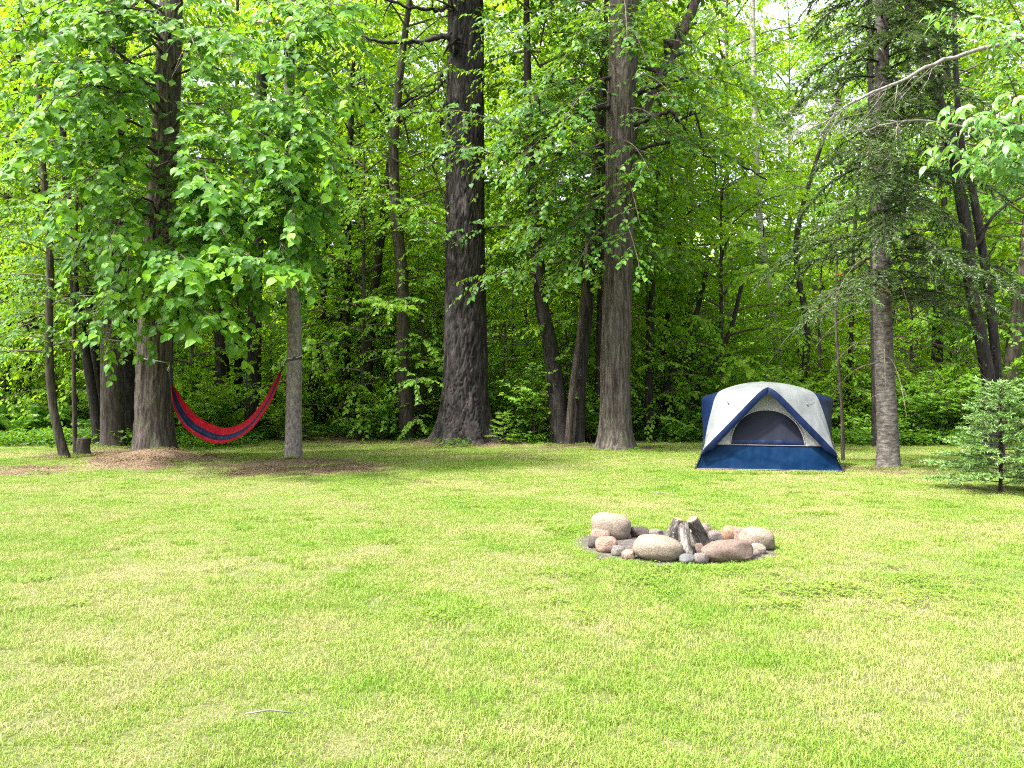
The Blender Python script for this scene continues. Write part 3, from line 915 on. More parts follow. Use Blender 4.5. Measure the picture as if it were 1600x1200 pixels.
OP = [(962, 706), (961, 650), (962, 560), (965, 450), (968, 330), (970, 200), (974, 80), (975, 0), (976, -150)]
t, base, path = tree('maple_tree', OP, 18.6, [52, 47, 45, 44, 43, 44, 44, 43, 40], 'bark_grey',
                     'tall straight grey brown trunk between the big pine and the tent', k=110, rows=260, amp=0.026, flare=0.58, fh=0.28, cell=0.05, seed=12, lobes=4)
bO = base
for q_, (pts, r0, r1) in enumerate([([(985, 215, 18.7), (1010, 160, 18.9), (1040, 100, 19), (1062, 60, 19), (1080, 20, 19), (1095, -20, 19)], 0.15, 0.11),
                                    ([(992, 145, 18.5), (1010, 140, 18.3), (1035, 132, 18.2), (1080, 120, 18.0)], 0.07, 0.03),
                                    ([(992, 195, 18.5), (1020, 182, 18.2), (1050, 176, 18), (1060, 190, 18), (1085, 170, 17.9)], 0.07, 0.03),
                                    ([(992, 245, 18.5), (1005, 230, 18.2), (1060, 222, 17.8), (1110, 232, 17.6), (1160, 258, 17.5), (1195, 280, 17.4)], 0.06, 0.015),
                                    ([(955, 165, 18.5), (920, 175, 18.2), (880, 198, 17.9), (840, 222, 17.6), (810, 240, 17.4)], 0.06, 0.02),
                                    ([(955, 120, 18.5), (930, 135, 18.2), (900, 160, 17.9)], 0.05, 0.02),
                                    ([(1085, 170, 17.9), (1095, 215, 17.9), (1100, 240, 18.0), (1118, 255, 18.0), (1115, 310, 18.0)], 0.03, 0.01)]):
    limb(t, base, pts, r0, r1, 'bark_dark' if q_ else 'bark_brown', seed=20 + q_)
# its leafy sprays: maple leaves in flat layers
r = np.random.default_rng(33)
g = Geo()
for (x, y, eY, x0, y0) in [(840, 240, 16.6, 950, 160), (820, 420, 17.6, 930, 330), (780, 380, 17.8, 930, 300), (860, 440, 17.6, 950, 360), (780, 220, 17.6, 930, 150), (830, 300, 17.4, 940, 230), (900, 300, 17.2, 955, 240), (890, 360, 17.4, 955, 300), (880, 190, 16.4, 950, 120), (800, 270, 16.8, 900, 180), (860, 300, 16.8, 950, 220), (800, 180, 17, 920, 120), (850, 120, 17, 950, 60),
                           (900, 60, 16.6, 960, 10), (800, 60, 17.2, 930, 0), (1010, 95, 16, 975, 40), (980, 60, 16, 975, 0), (1050, 150, 16, 990, 120), (1120, 140, 16.4, 1000, 90),
                           (1150, 190, 16.6, 1010, 150), (1190, 140, 17, 1040, 60), (1100, 240, 16.8, 1000, 200), (1160, 250, 17, 1010, 210), (1060, 60, 17, 1000, -30), 
                           (900, 420, 17, 955, 340), (1000, 420, 16.8, 968, 330), (1000, 350, 17, 970, 260), (1020, 280, 17, 975, 220), (820, 350, 17.2, 940, 260), (790, 310, 17.4, 900, 240), (870, 380, 17.4, 955, 300),
                           (1230, 190, 17.2, 1100, 120), (1090, 300, 17.4, 980, 230), (1040, 210, 16.8, 985, 170), (760, 250, 17.6, 900, 160)]:
    p0, p2 = P(x0, y0, 18.3), P(x, y, eY); p1 = (p0 + p2) / 2 + np.array([0, 0, 0.4])
    path = bez(p0, p1, p2, 8)
    g.add(*tube(path - base, np.linspace(0.02, 0.006, 8), 4), 1, smooth=True)
    a_ = twig_leaves(path, p0, r, 0.3, 0.22, (0.4, 0.9), 8, (0.09, 0.15), droop=0.2, leafdroop=0.35, facing=0.5, flat=0.2)
    add_leaves(g, a_[0] - base, a_[1], a_[2], a_[3], TB, TBf, 0, r)
    add_twigs(g, a_[4] - base, a_[5] - base, a_[6] - base, 0.006, 1)
link('foliage', g.mesh('foliage', [M['leaf_maple'], M['twig']]), t, kind='stuff')
c_ = link('crown', CR[4], t); c_.location = (0, 0, 8.5); c_.scale = (1.1, 1.1, 1.0)

# ------------------------------------------------------------------ trunks one can tell apart, from left to right
TR = [
    ('forest_tree', [(6, 676), (8, 500), (13, 350), (22, 150), (30, -40)], 25.5, [19, 17, 15, 12], 'bark_dark', 'dark straight trunk at the far left edge behind the ferns', 4, 0.0, 1.0),
    ('forest_tree', [(32, 680), (42, 500), (52, 350), (60, 180), (66, -40)], 25.0, [22, 20, 17, 13], 'bark_dark', 'dark trunk leaning right beside the leftmost trunk, ferns at its foot', 0, 0.0, 1.0),
    ('leaning_tree', [(105, 717), (92, 680), (82, 630), (77, 560), (77, 480), (78, 400), (70, 300), (62, 180), (60, 60)], 16.6, [15, 13, 12, 11, 10, 9, 7], 'bark_brown', 'thin curved brown trunk bending out beside the stump', 5, 1.6, 0.9),
    ('sapling', [(118, 708), (116, 620), (115, 540), (118, 420), (120, 300)], 17.6, [7, 6, 5, 4], 'bark_brown', 'pencil thin upright stem just left of the stump', None, 0, 1),
    ('forest_tree', [(156, 698), (143, 610), (128, 520), (116, 450), (108, 360), (98, 200)], 19.8, [15, 14, 13, 12, 9], 'bark_dark', 'dark trunk leaning left, outermost of the clump behind the stump', 5, 2.2, 1.1),
    ('forest_tree', [(163, 698), (154, 600), (143, 500), (135, 400), (128, 200), (124, -40)], 20.2, [15, 14, 13, 10, 6], 'bark_dark', 'dark narrow trunk squeezed between leaning trunk and broad grey trunk', None, 3.0, 1.0),
    ('forest_tree', [(177, 700), (175, 600), (174, 500), (175, 350), (180, 150), (184, -60)], 19.2, [36, 32, 31, 29, 25], 'bark_brown', 'broad straight grey trunk just behind and left of the hammock tree', 4, 0.5, 1.0),
    ('forest_tree', [(203, 694), (196, 600), (187, 500), (182, 400), (176, 200), (172, -40)], 20.4, [32, 30, 28, 24, 18], 'bark_dark', 'black shaded trunk hidden in the gap beside the hammock tree', 2, 0.5, 1.0),
    ('forest_tree', [(350, 672), (348, 600), (345, 520), (336, 400), (330, 250)], 23.5, [24, 22, 18, 12], 'bark_dark', 'dark forked looking trunk seen above the middle of the hammock', None, 3.5, .9),
    ('forest_tree', [(366, 672), (372, 600), (374, 520), (380, 400), (384, 250)], 23.8, [15, 13, 12, 9], 'bark_dark', 'dark thin trunk right of the forked one above the hammock', None, 0.3, 1.0),
    ('forest_tree', [(392, 672), (396, 600), (398, 500), (402, 350), (410, 100)], 22.8, [24, 22, 20, 16], 'bark_dark', 'straight dark trunk behind the right arm of the hammock', None, 4.0, 0.9),
    ('forest_tree', [(478, 660), (490, 590), (508, 540), (532, 492), (560, 430)], 25.0, [13, 12, 10, 7], 'bark_dark', 'dark slanting trunk leaning right behind the pale slim trunk', 3, 1.0, 1.0),
    ('forest_tree', [(487, 660), (494, 580), (503, 510), (506, 420), (512, 250)], 25.6, [11, 10, 9, 7], 'bark_dark', 'dark upright trunk crossing behind the slanting one', None, 0.6, 1.0),
    ('forest_tree', [(541, 650), (541, 560), (542, 450), (546, 280), (552, 60)], 24.5, [14, 13, 11, 8], 'bark_dark', 'dark trunk standing over the low rounded shrubs', 2, 2.5, 0.9),
    ('forest_tree', [(570, 655), (578, 540), (590, 420), (604, 310), (622, 150), (640, 0)], 23.6, [15, 14, 13, 11, 8], 'bark_dark', 'dark trunk leaning right just left of the mossy trunk', None, 0.2, 1.0),
    ('mossy_tree', [(637, 676), (633, 620), (628, 560), (630, 500), (628, 430), (620, 350), (615, 260), (618, 190), (626, 110), (640, 0)], 22.0, [25, 23, 20, 19, 17, 15, 12, 8], 'bark_brown', 'crooked brown trunk with mossy foot left of the big pine', 1, 3.5, 1.0),
    ('forest_tree', [(878, 694), (868, 600), (858, 530), (847, 480), (840, 400), (830, 280), (824, 100), (822, -60)], 20.8, [34, 26, 22, 21, 18, 12, 8], 'bark_dark', 'thick dark trunk bending left in the clump right of the pine', 4, 1.4, 1.0),
    ('forest_tree', [(887, 694), (893, 620), (903, 540), (912, 460), (925, 300), (940, 120), (950, -40)], 20.3, [11, 10, 9, 8, 7, 4], 'bark_brown', 'slim grey stem rising out of the dark clump right of the pine', None, 2.0, 1.0),
    ('forest_tree', [(904, 694), (906, 620), (914, 540), (922, 440), (934, 250), (944, 100), (948, -50)], 20.6, [19, 16, 14, 12, 8, 5], 'bark_dark', 'dark trunk on the right side of the clump beside the tall grey trunk', 5, 4.0, 1.1),
    ('forest_tree', [(934, 694), (936, 600), (938, 480), (942, 330), (946, 120), (948, -60)], 21.5, [14, 12, 10, 8, 5], 'bark_dark', 'dark trunk half hidden behind the tall grey brown trunk', 0, 0.5, 1.0),
    ('forest_tree', [(1014, 690), (1014, 600), (1016, 540), (1020, 420), (1030, 250)], 22.5, [13, 12, 10, 7], 'bark_dark', 'dark thin trunk in the shade left of the tent', 3, 3.5, 1.0),
    ('leaning_tree', [(1020, 660), (1040, 610), (1062, 560), (1085, 500), (1105, 420)], 24.0, [13, 12, 10, 7], 'bark_dark', 'dark trunk leaning right over the left roof of the tent', 1, 3.0, .9),
    ('leaning_tree', [(1062, 670), (1085, 620), (1112, 575), (1140, 520), (1160, 440)], 23.0, [10, 9, 8, 6], 'bark_dark', 'slanting bare stem rising behind the tent roof', None, 0.3, 1.0),
    ('birch_tree', [(1222, 640), (1212, 520), (1200, 440), (1186, 330), (1180, 200), (1176, 40), (1174, -60)], 28.0, [12, 11, 10, 9, 8], 'bark_birch', 'thin white birch trunk rising behind the tent', 3, 4.0, 1.1),
    ('sapling', [(1317, 720), (1316, 650), (1311, 580), (1306, 500), (1308, 380)], 16.0, [6, 5, 4, 3], 'bark_brown', 'bare thin sapling stem just right of the tent', None, 0, 1),
    ('forest_tree', [(1369, 696), (1368, 600), (1366, 500), (1364, 350), (1360, 100), (1358, -60)], 19.6, [13, 12, 11, 9, 6], 'bark_dark', 'dark trunk directly behind the spruce trunk', None, 0, 1),
    ('forest_tree', [(1462, 680), (1463, 600), (1466, 500), (1472, 350), (1480, 100)], 23.5, [18, 16, 14, 10], 'bark_dark', 'dark trunk deep between the spruce and the forked tree', 4, 0.5, 1.0),
    ('forest_tree', [(1572, 670), (1580, 580), (1590, 490), (1602, 400), (1620, 200)], 21.0, [24, 21, 19, 14], 'bark_brown', 'leaning trunk at the right edge behind the young spruce', 1, 1.0, 1.0),
]
for q_, (nm, pp, Y, wp, mt, lb, cr, cz, cs) in enumerate(TR):
    big = max(wp) / F * Y
    tt, bb, _ = tree(nm, pp, Y, wp, mt, lb, 'tree', None, cr, cz, cs, k=28 if big > 0.3 else 16, rows=90 if big > 0.3 else 50, amp=0.009 if big > 0.3 else 0.003, flare=0.28 if big > 0.15 else 0.1, fh=0.25, seed=40 + q_, lobes=4)
    if nm == 'mossy_tree':
        for s_, (pts, r0, r1) in enumerate([([(617, 215, 22.1), (607, 190, 21.9), (590, 165, 21.7), (570, 148, 21.6), (568, 125, 21.6)], 0.05, 0.02),
                                            ([(620, 200, 22.1), (640, 178, 21.9), (665, 175, 21.8), (690, 172, 21.7)], 0.045, 0.02),
                                            ([(620, 170, 22.1), (645, 152, 21.9), (680, 140, 21.8), (705, 118, 21.7)], 0.05, 0.02),
                                            ([(630, 430, 22.1), (640, 422, 21.9), (665, 420, 21.7), (690, 424, 21.7)], 0.03, 0.012)]):
            limb(tt, bb, pts, r0, r1, 'bark_dark', seed=60 + s_)

# forked tree at the right: two stems from one root
pp = [(1546, 700), (1546, 610), (1531, 520), (1516, 440), (1513, 380), (1500, 300), (1482, 200), (1452, 120), (1424, 20), (1405, -60)]
t, base, path = tree('forked_tree', pp, 15.2, [22, 19, 18, 18, 17, 16, 16, 15, 12], 'bark_dark', 'double stemmed leaning tree rising behind the small blue green spruce', crown=None, k=40, rows=120, amp=0.010, flare=0.2, cell=0.04, seed=71)
b2, p2_ = px_path([(1562, 700), (1558, 590), (1548, 480), (1535, 390), (1520, 300), (1503, 230), (1494, 120), (1490, -60)], 15.4)
s2 = link('trunk', trunk_mesh(p2_ + (b2 - base) * [1, 1, 0], [w_ / F * 15.4 / 2 for w_ in (16, 14, 13, 12, 10, 8, 5)], M['bark_dark'], 24, 90, 0.006, seed=73, cell=0.04), t)
limb(t, base, [(1500, 300, 15.2), (1480, 230, 15.3), (1470, 130, 15.4), (1462, 60, 15.5), (1455, -20, 15.6)], 0.05, 0.03, 'bark_dark', seed=75)
limb(t, base, [(1516, 400, 15.2), (1560, 330, 15.3), (1610, 300, 15.4)], 0.04, 0.02, 'bark_dark', seed=76)

# stump
b_, p_ = px_path([(130, 713), (130, 700), (131, 685)], 17.2)
b_[2] = zg(b_[0], b_[1])
t = thing('stump', b_, 'short weathered stump beside the thin curved trunk', 'stump')
link('trunk', trunk_mesh(p_, [0.16, 0.135, 0.13], M['bark_brown'], 40, 30, 0.02, flare=0.25, fh=0.12, seed=77, cell=0.04), t)

# ------------------------------------------------------------------ conifers
def needle_branch(g, path, r, s0=0.25, spacing=0.11, tl=(0.15, 0.5), nn_=34, size=(0.045, 0.075), matidx=0, twigr=0.004, sag=0.25, up=0.0, side2=True, rust=0.0):
    L = np.sum(np.linalg.norm(np.diff(path, axis=0), axis=1))
    nt_ = max(4, int(L * (1 - s0) / spacing) * 2)
    s = s0 + (1 - s0) * (np.arange(nt_) + r.uniform(0, 1, nt_)) / nt_
    b_, t_ = along(path, s)
    sd_ = np.where(np.arange(nt_) % 2 == 0, 1.0, -1.0)[:, None]
    pr = nrm(np.cross(t_, [0, 0, 1.0])) * sd_
    an = r.uniform(0.55, 1.0, nt_)[:, None]; an[s > 0.95] = 0.05
    d = nrm(t_ * np.cos(an) + pr * np.sin(an) + r.normal(0, 0.13, (nt_, 3)) + np.array([0, 0, up]))
    ln = r.uniform(*tl, nt_) * (1.25 - 0.85 * (s - s0) / (1 - s0))
    u = r.uniform(0.0, 1.02, (nt_, nn_))
    pos = b_[:, None] + d[:, None] * (ln[:, None] * u)[..., None] + np.array([0, 0, -1.0]) * (sag * ln[:, None] * u ** 2)[..., None]
    nd = d[:, None] * 0.75 + r.normal(0, 0.55, (nt_, nn_, 3)) * np.array([1, 1, 0.7])
    mi = np.full(nt_, matidx)
    add_leaves(g, pos.reshape(-1, 3), nd.reshape(-1, 3), r.normal(0, 1, (nt_ * nn_, 3)) + [0, 0, 1], r.uniform(*size, nt_ * nn_), TN, TNf, matidx, r)
    add_twigs(g, b_, b_ + d * ln[:, None] * .5, b_ + d * ln[:, None] + np.array([0, 0, -1.0]) * (sag * ln)[:, None], twigr, 1)


# tall spruce right of the tent
SP = [(1388, 735), (1387, 680), (1383, 600), (1379, 500), (1378, 400), (1378, 250), (1378, 100), (1378, -60)]
t, base, path = tree('spruce_tree', SP, 14.45, [36, 31, 29, 27, 26, 24, 21, 17], 'bark_spruce', 'tall spruce with grey trunk and drooping dark needle branches right of the tent', crown=None, k=64, rows=200, amp=0.007, style='ring', flare=0.35, fh=0.16, cell=0.04, seed=81, lobes=4)
bS = base
r = np.random.default_rng(82)
g = Geo()
nbr = 100
for q_ in range(nbr):
    zz = 3.0 + 7.6 * (q_ + r.uniform(0, 1)) / nbr
    a_ = q_ * 2.39996 + r.uniform(-.5, .5) if q_ % 3 else -PI / 2 + r.uniform(-.8, .8)
    L = (2.5 - 0.12 * zz) * r.uniform(0.65, 1.15)
    o_ = np.array([math.cos(a_), math.sin(a_), 0])
    p0 = np.array([np.interp(zz, path[:, 2], path[:, 0]), np.interp(zz, path[:, 2], path[:, 1]), zz])
    pth = bez(p0, p0 + o_ * L * .55 + [0, 0, 0.12 * L], p0 + o_ * L + [0, 0, -0.33 * L], 9)
    pth[1:] += r.normal(0, 0.025, (8, 3))
    b1 = Geo(); b1.add(*tube(pth, np.linspace(0.022, 0.006, 9), 5), 0, smooth=True)
    link('branch', b1.mesh('branch', [M['bark_dark']]), t)
    dens = r.uniform(0.5, 1.0)
    needle_branch(g, pth, r, 0.12, 0.085 / dens, (0.25, 0.70), 44, (0.05, 0.095), 2 if r.random() < 0.0 else 0)
# bare drooping dead branches under the live ones
for q_ in range(16):
    zz = 1.7 + 2.4 * r.random(); a_ = r.uniform(0, 2 * PI); L = r.uniform(0.8, 2.0)
    o_ = np.array([math.cos(a_), math.sin(a_), 0]); p0 = np.array([0.02, 0, zz])
    p0[:2] = [np.interp(zz, path[:, 2], path[:, 0]), np.interp(zz, path[:, 2], path[:, 1])]
    pth = bez(p0, p0 + o_ * L * .6 + [0, 0, 0.1], p0 + o_ * L + [0, 0, -0.6 * L], 8)
    b1 = Geo(); b1.add(*tube(pth, np.linspace(0.014, 0.004, 8), 4), 0, smooth=True)
    for e in range(7):
        i_ = r.integers(2, 8); d = nrm(r.normal(0, 1, 3) + [0, 0, -.6]); l_ = r.uniform(.15, .5)
        b1.add(*tube(np.array([pth[i_], pth[i_] + d * l_ * .5, pth[i_] + d * l_ + [0, 0, -.05]]), [.004, .003, .002], 3), 0, smooth=True)
    link('branch', b1.mesh('branch', [M['twig']]), t)
# a few rust coloured dying sprays
for (x, y) in [(1312, 430), (1382, 455), (1392, 442), (1475, 475)]:
    p2 = P(x, y, 13.2 + r.uniform(0, 1.5)) - base; p0 = p2 + np.array([r.uniform(-.1, .2), 0.25, 0.06])
    needle_branch(g, bez(p0, (p0 + p2) / 2 + [0, 0, .03], p2, 4), r, 0.1, 0.10, (0.05, 0.12), 16, (0.025, 0.05), 2)
link('needles', g.mesh('needles', [M['needle'], M['twig'], M['needle_rust']]), t, kind='stuff')
print('spruce tris', sum(len(a_) for a_ in g.T))


def small_spruce(base, h, Rm, seed, label, mtl='needle_blue', nbr=62, cat='tree', name='young_spruce', group=None, nn_=48, tw=(0.16, 0.44), size=(0.04, 0.07)):
    r = np.random.default_rng(seed)
    t = thing(name, base, label, cat, group)
    link('trunk', trunk_mesh(np.array([[0, 0, -.1], [0.01, 0, h * .5], [0, 0.01, h]]), [0.028 * h / 1.6, 0.02 * h / 1.6, 0.006], M['bark_dark'], 12, 24, 0.003, flare=0.2, fh=0.08, seed=seed), t)
    g = Geo()
    for q_ in range(nbr):
        f = (q_ + r.uniform(0, 1)) / nbr
        zz = h * (0.06 + 0.92 * f); a_ = q_ * 2.39996 + r.uniform(-.4, .4); L = Rm * (1.02 - 0.9 * f) * r.uniform(0.75, 1.15)
        o_ = np.array([math.cos(a_), math.sin(a_), 0]); p0 = np.array([0, 0, zz])
        pth = bez(p0, p0 + o_ * L * .55 + [0, 0, 0.05 * L], p0 + o_ * L + [0, 0, (0.02 + .3 * f) * L], 6)
        g.add(*tube(pth, np.linspace(0.010, 0.003, 6), 4), 1, smooth=True)
        needle_branch(g, pth, r, 0.15, 0.085, tw, nn_, size, 0, 0.003, sag=0.05, up=0.05)
    link('needles', g.mesh('needles', [M[mtl], M['twig']]), t, kind='stuff')
    return t


Yb = GY(768)
small_spruce(np.array([(1563 - 800) / F * Yb, Yb, 0]), 1.62, 0.95, 91, 'small blue green spruce at the right edge of the lawn')

# ------------------------------------------------------------------ tree at the right edge: leafy spray and dead grey branch
b0 = np.array([5.9, 8.2, 0.0])
t = thing('cherry_tree', b0, 'tree at the right edge reaching in with a leafy spray of pointed leaves', 'tree')
pC = np.array([[0, 0, -.15], [-.05, 0, 1.5], [0, .05, 3.2], [.1, 0, 5], [.1, 0, 7]])
link('trunk', trunk_mesh(pC, [0.10, 0.09, 0.08, 0.06, 0.04], M['bark_brown'], 28, 70, 0.006, flare=0.2, fh=0.2, seed=95), t)
LC = [np_mesh('leaf', a_ * [0.62, 1, 1], b_, [M['leaf_cherry']], smooth=True) for a_, b_ in LEAFS]
r = np.random.default_rng(96)
acc = []
for (x, y, eY, zs, x1) in [(1480, 165, 7.6, 3.7, 0), (1500, 180, 7.4, 3.9, 0), (1510, 255, 7.5, 3.3, 0), (1465, 228, 7.8, 3.5, 0), (1545, 215, 7.2, 3.6, 0), (1570, 150, 7.3, 4.1, 0), (1560, 245, 7.6, 3.4, 0),
                           (1460, 20, 8.2, 4.9, 0), (1520, 30, 7.8, 5.0, 0), (1560, 60, 7.8, 4.8, 0)]:
    p2 = P(x, y, eY); p0 = b0 + [0, 0, zs]
    pth = bez(p0, (p0 + p2) / 2 + [0, 0, 0.25], p2, 9)
    o = Geo(); o.add(*tube(pth - b0, np.linspace(0.014, 0.003, 9), 5), 0, smooth=True)
    link('branch', o.mesh('branch', [M['bark_brown']]), t)
    acc.append(twig_leaves(pth, p0, r, 0.35, 0.16, (0.12, 0.26), 4, (0.085, 0.135), droop=0.35, leafdroop=0.75, facing=0.7, flat=0.2, taper=False))
tw = Geo()
for a_ in acc: add_twigs(tw, a_[4] - b0, a_[5] - b0, a_[6] - b0, 0.0025, 0)
link('twig', tw.mesh('twig', [M['twig']]), t, kind='stuff')
pos, d, nn, sz = (np.concatenate([a_[q_] for a_ in acc]) for q_ in range(4))
px = pos[:, 0] / pos[:, 1] * F + 800; py = 600 - (pos[:, 2] - CAM_H) / pos[:, 1] * F
vis = np.where((px < 1600) & (py > 0))[0]
idx = vis[:300]
rest = np.setdiff1d(np.arange(len(pos)), idx)
print('cherry leaves', len(pos), len(vis))
leaf_objects(t, pos, d, nn, sz, LC, idx, b0)
g = Geo(); add_leaves(g, pos[rest] - b0, d[rest], nn[rest], sz[rest], TL, TLf, 0, r)
link('foliage', g.mesh('foliage', [M['leaf_cherry']]), t, kind='stuff')

b1 = np.array([8.6, 11.2, 0.0])
t = thing('dead_tree', b1, 'bare grey lichened branches reaching in across the spruce from the right', 'tree')
link('trunk', trunk_mesh(np.array([[0, 0, -.15], [0, 0, 2.5], [.05, 0, 5], [0, .1, 8]]), [0.15, 0.13, 0.11, 0.06], M['dead_wood'], 28, 70, 0.006, flare=0.2, fh=0.2, seed=98), t)


def dead_limb(pts, r0, r1, seed, nt_, tl, bias):
    r = np.random.default_rng(seed)
    p_ = spline(np.array(pts), 40); p_[1:] += r.normal(0, 0.010, (39, 3))
    g = Geo(); g.add(*tube(p_ - b1, np.linspace(r0, r1, 40), 7), 0, smooth=True)
    for q_ in range(nt_):
        i_ = int(39 * (0.35 + 0.65 * r.random() ** 0.6)); i_ = min(i_, 38); tng = nrm(p_[i_ + 1] - p_[i_])
        d = nrm(tng * r.uniform(.5, 1.2) + r.normal(0, .55, 3) + bias); L = r.uniform(*tl)
        q1 = p_[i_] + d * L * .5 + r.normal(0, .03, 3); q2 = p_[i_] + d * L + [0, 0, -.1 * L]
        g.add(*tube(np.array([p_[i_], q1, q2]) - b1, [.0045, .003, .0012], 4), 0, smooth=True)
        for e in range(3):
            d2 = nrm(d + r.normal(0, .6, 3)); l2 = L * r.uniform(.25, .55); s_ = q1 if e else q2
            g.add(*tube(np.array([s_, s_ + d2 * l2]) - b1, [.0022, .001], 3), 0, smooth=True)
    return link('branch', g.mesh('branch', [M['dead_wood']]), t)


dead_limb([b1 + [0, 0, 6.0], P(1640, 50, 10.8), P(1580, 66, 10.6), P(1480, 92, 10.4), P(1400, 130, 10.3), P(1330, 160, 10.2), P(1290, 190, 10.1), P(1225, 215, 10)], 0.042, 0.004, 5, 46, (.25, .8), [-.3, 0, -.1])
dead_limb([b1 + [0, 0, 4.7], P(1640, 200, 10.8), P(1540, 205, 10.6), P(1460, 191, 10.5), P(1400, 190, 10.4), P(1350, 203, 10.3), P(1312, 200, 10.2)], 0.028, 0.004, 6, 16, (.15, .5), [-.1, 0, .1])

# ------------------------------------------------------------------ woods behind
# single forest trees, each its own trunk and a crown shared by its kind
TRK = [trunk_mesh(np.array([[0, 0, -.2], [.06, .03, 3], [-.05, .02, 7], [.08, -.04, CR_H[q_]]]), [0.5, 0.42, 0.36, 0.1], M['bark_dark' if q_ % 2 else 'bark_brown'], 12, 30, 0.0, flare=0.3, fh=0.3, seed=q_) for q_ in range(6)]
r = np.random.default_rng(301)
spots = []
tries = 0
while len(spots) < 34 and tries < 6000:
    tries += 1
    Y = 25 + 24 * r.random(); x = r.uniform(-0.78, 0.78) * Y
    if all((x - a_) ** 2 + (Y - b_) ** 2 > (1.7 + 0.02 * Y) ** 2 for a_, b_, _ in spots): spots.append((x, Y, int(r.integers(0, 6))))
for (x, Y, v) in spots:
    s = r.uniform(0.85, 1.2)
    t = thing('forest_tree', (x, Y, zg(x, Y)), ('slender tree with a rounded yellow green crown back in the woods', 'middling tall yellow green leafy tree back in the woods', 'tall broad crowned tree back in the woods', 'narrow cone shaped yellow green tree back in the woods', 'tall darker green tree with a high crown back in the woods', 'short dark green cone shaped tree back in the woods')[v], 'tree', 'leafy trees back in the woods', rz=r.uniform(0, 2 * PI))
    o = link('trunk', TRK[v], t); th_ = r.uniform(0.22, 0.5); o.scale = (th_ * .6, th_ * .6, s)
    o = link('crown', CR[v], t); o.scale = (s * r.uniform(.9, 1.15), s * r.uniform(.9, 1.15), s)

# taller trees whose crowns close the sky
r3 = np.random.default_rng(303)
for q_ in range(22):
    Y = r3.uniform(30, 47); x = (-.72 + 1.44 * (q_ + r3.uniform(.2, .8)) / 22) * Y
    t = thing('forest_tree', (x, Y, zg(x, Y)), 'tall tree in the woods whose crown closes off the sky', 'tree', 'tall trees far back in the woods', rz=r3.uniform(0, 6.28))
    s = r3.uniform(1.25, 1.6)
    o = link('trunk', TRK[2], t); o.scale = (.3, .3, s)
    o = link('crown', CR[2], t); o.scale = (s * .95, s * .95, s)

# young trees of the understorey, leafy nearly to the ground
r2 = np.random.default_rng(305)
UN = [crown_variant(210, 4.6, 0.5, 1.9, 26, 'leaf_under', size=(0.07, 0.13), shape='cone', tl=(.4, .9)),
      crown_variant(211, 6.0, 0.9, 2.2, 30, 'leaf_under', size=(0.08, 0.14), tl=(.4, .9)),
      crown_variant(212, 3.4, 0.3, 1.6, 24, 'leaf_shrub', size=(0.07, 0.13), tl=(.35, .8))]
UT = [trunk_mesh(np.array([[0, 0, -.2], [.04, .03, h_ * .5], [-.03, .02, h_]]), [0.055, 0.04, 0.012], M['bark_brown'], 8, 16, 0, flare=.2, seed=q_) for q_, h_ in enumerate((4.6, 6.0, 3.4))]
us = []
tries = 0
while len(us) < 120 and tries < 4000:
    tries += 1
    Y = 22.3 + 15 * r2.random() ** 1.3; x = r2.uniform(-0.74, 0.74) * Y
    if all((x - a_) ** 2 + (Y - b_) ** 2 > 1.6 ** 2 for a_, b_ in us) and woods(np.array([x]), np.array([Y]))[0] > .5: us.append((x, Y))
for x, Y in us:
    v = int(r2.integers(0, 3)); s = r2.uniform(.8, 1.45)
    t = thing('young_tree', (x, Y, zg(x, Y)), ('young cone shaped tree leafy to the ground between the trunks', 'taller young leafy tree with a rounded crown between the trunks', 'short bushy young tree filling the gap between the trunks')[v], 'tree', 'young trees of the understorey', rz=r2.uniform(0, 6.28))
    o = link('trunk', UT[v], t); o.scale = (s, s, s)
    o = link('crown', UN[v], t); o.scale = (s, s, s)

# thin poles deep in the woods
POLE = [trunk_mesh(np.array([[0, 0, -.2], [r.uniform(-.3, .3), .1, 3], [r.uniform(-.5, .5), 0, 6], [r.uniform(-.8, .8), .2, 10]]), [0.09, 0.075, 0.06, 0.03], M['bark_dark'], 8, 20, 0, flare=.2, seed=q_) for q_ in range(5)]
for q_ in range(44):
    Y = r.uniform(23, 42); x = r.uniform(-0.72, 0.72) * Y
    o = link('thin_trunk', POLE[q_ % 5]); o.location = (x, Y, zg(x, Y)); o.rotation_euler = (r.normal(0, .05), r.normal(0, .05), r.uniform(0, 6.28)); s = r.uniform(.6, 1.3); o.scale = (s, s, 1)
    tag(o, 'thin dark sapling stem among the undergrowth', 'sapling', 'thin stems deep in the woods')


# undergrowth shrubs
def shrub_variant(seed, h, Rm, nst, mt, size=(0.06, 0.12), nl=7):
    r = np.random.default_rng(seed); g = Geo()
    for q_ in range(nst):
        a_ = r.uniform(0, 2 * PI); L = h * r.uniform(.6, 1.1); o_ = np.array([math.cos(a_), math.sin(a_), 0]) * Rm * r.uniform(.3, 1.0)
        p0 = np.array([r.normal(0, .08), r.normal(0, .08), -.05])
        pth = bez(p0, p0 + o_ * .3 + [0, 0, L * .7], p0 + o_ + [0, 0, L * r.uniform(.7, 1.0)], 6)
        g.add(*tube(pth, np.linspace(.010, .004, 6), 4), 1, smooth=True)
        a2 = twig_leaves(pth, np.array([0, 0, 0.]), r, .15, .14, (.18, .42), nl, size, droop=.25, leafdroop=.3, facing=.5, flat=.25)
        add_leaves(g, a2[0], a2[1], a2[2], a2[3], TK, TKf, 0, r)
        add_twigs(g, a2[4][::2], a2[5][::2], a2[6][::2], .004, 1)
    return g.mesh('shrub', [M[mt], M['twig']])


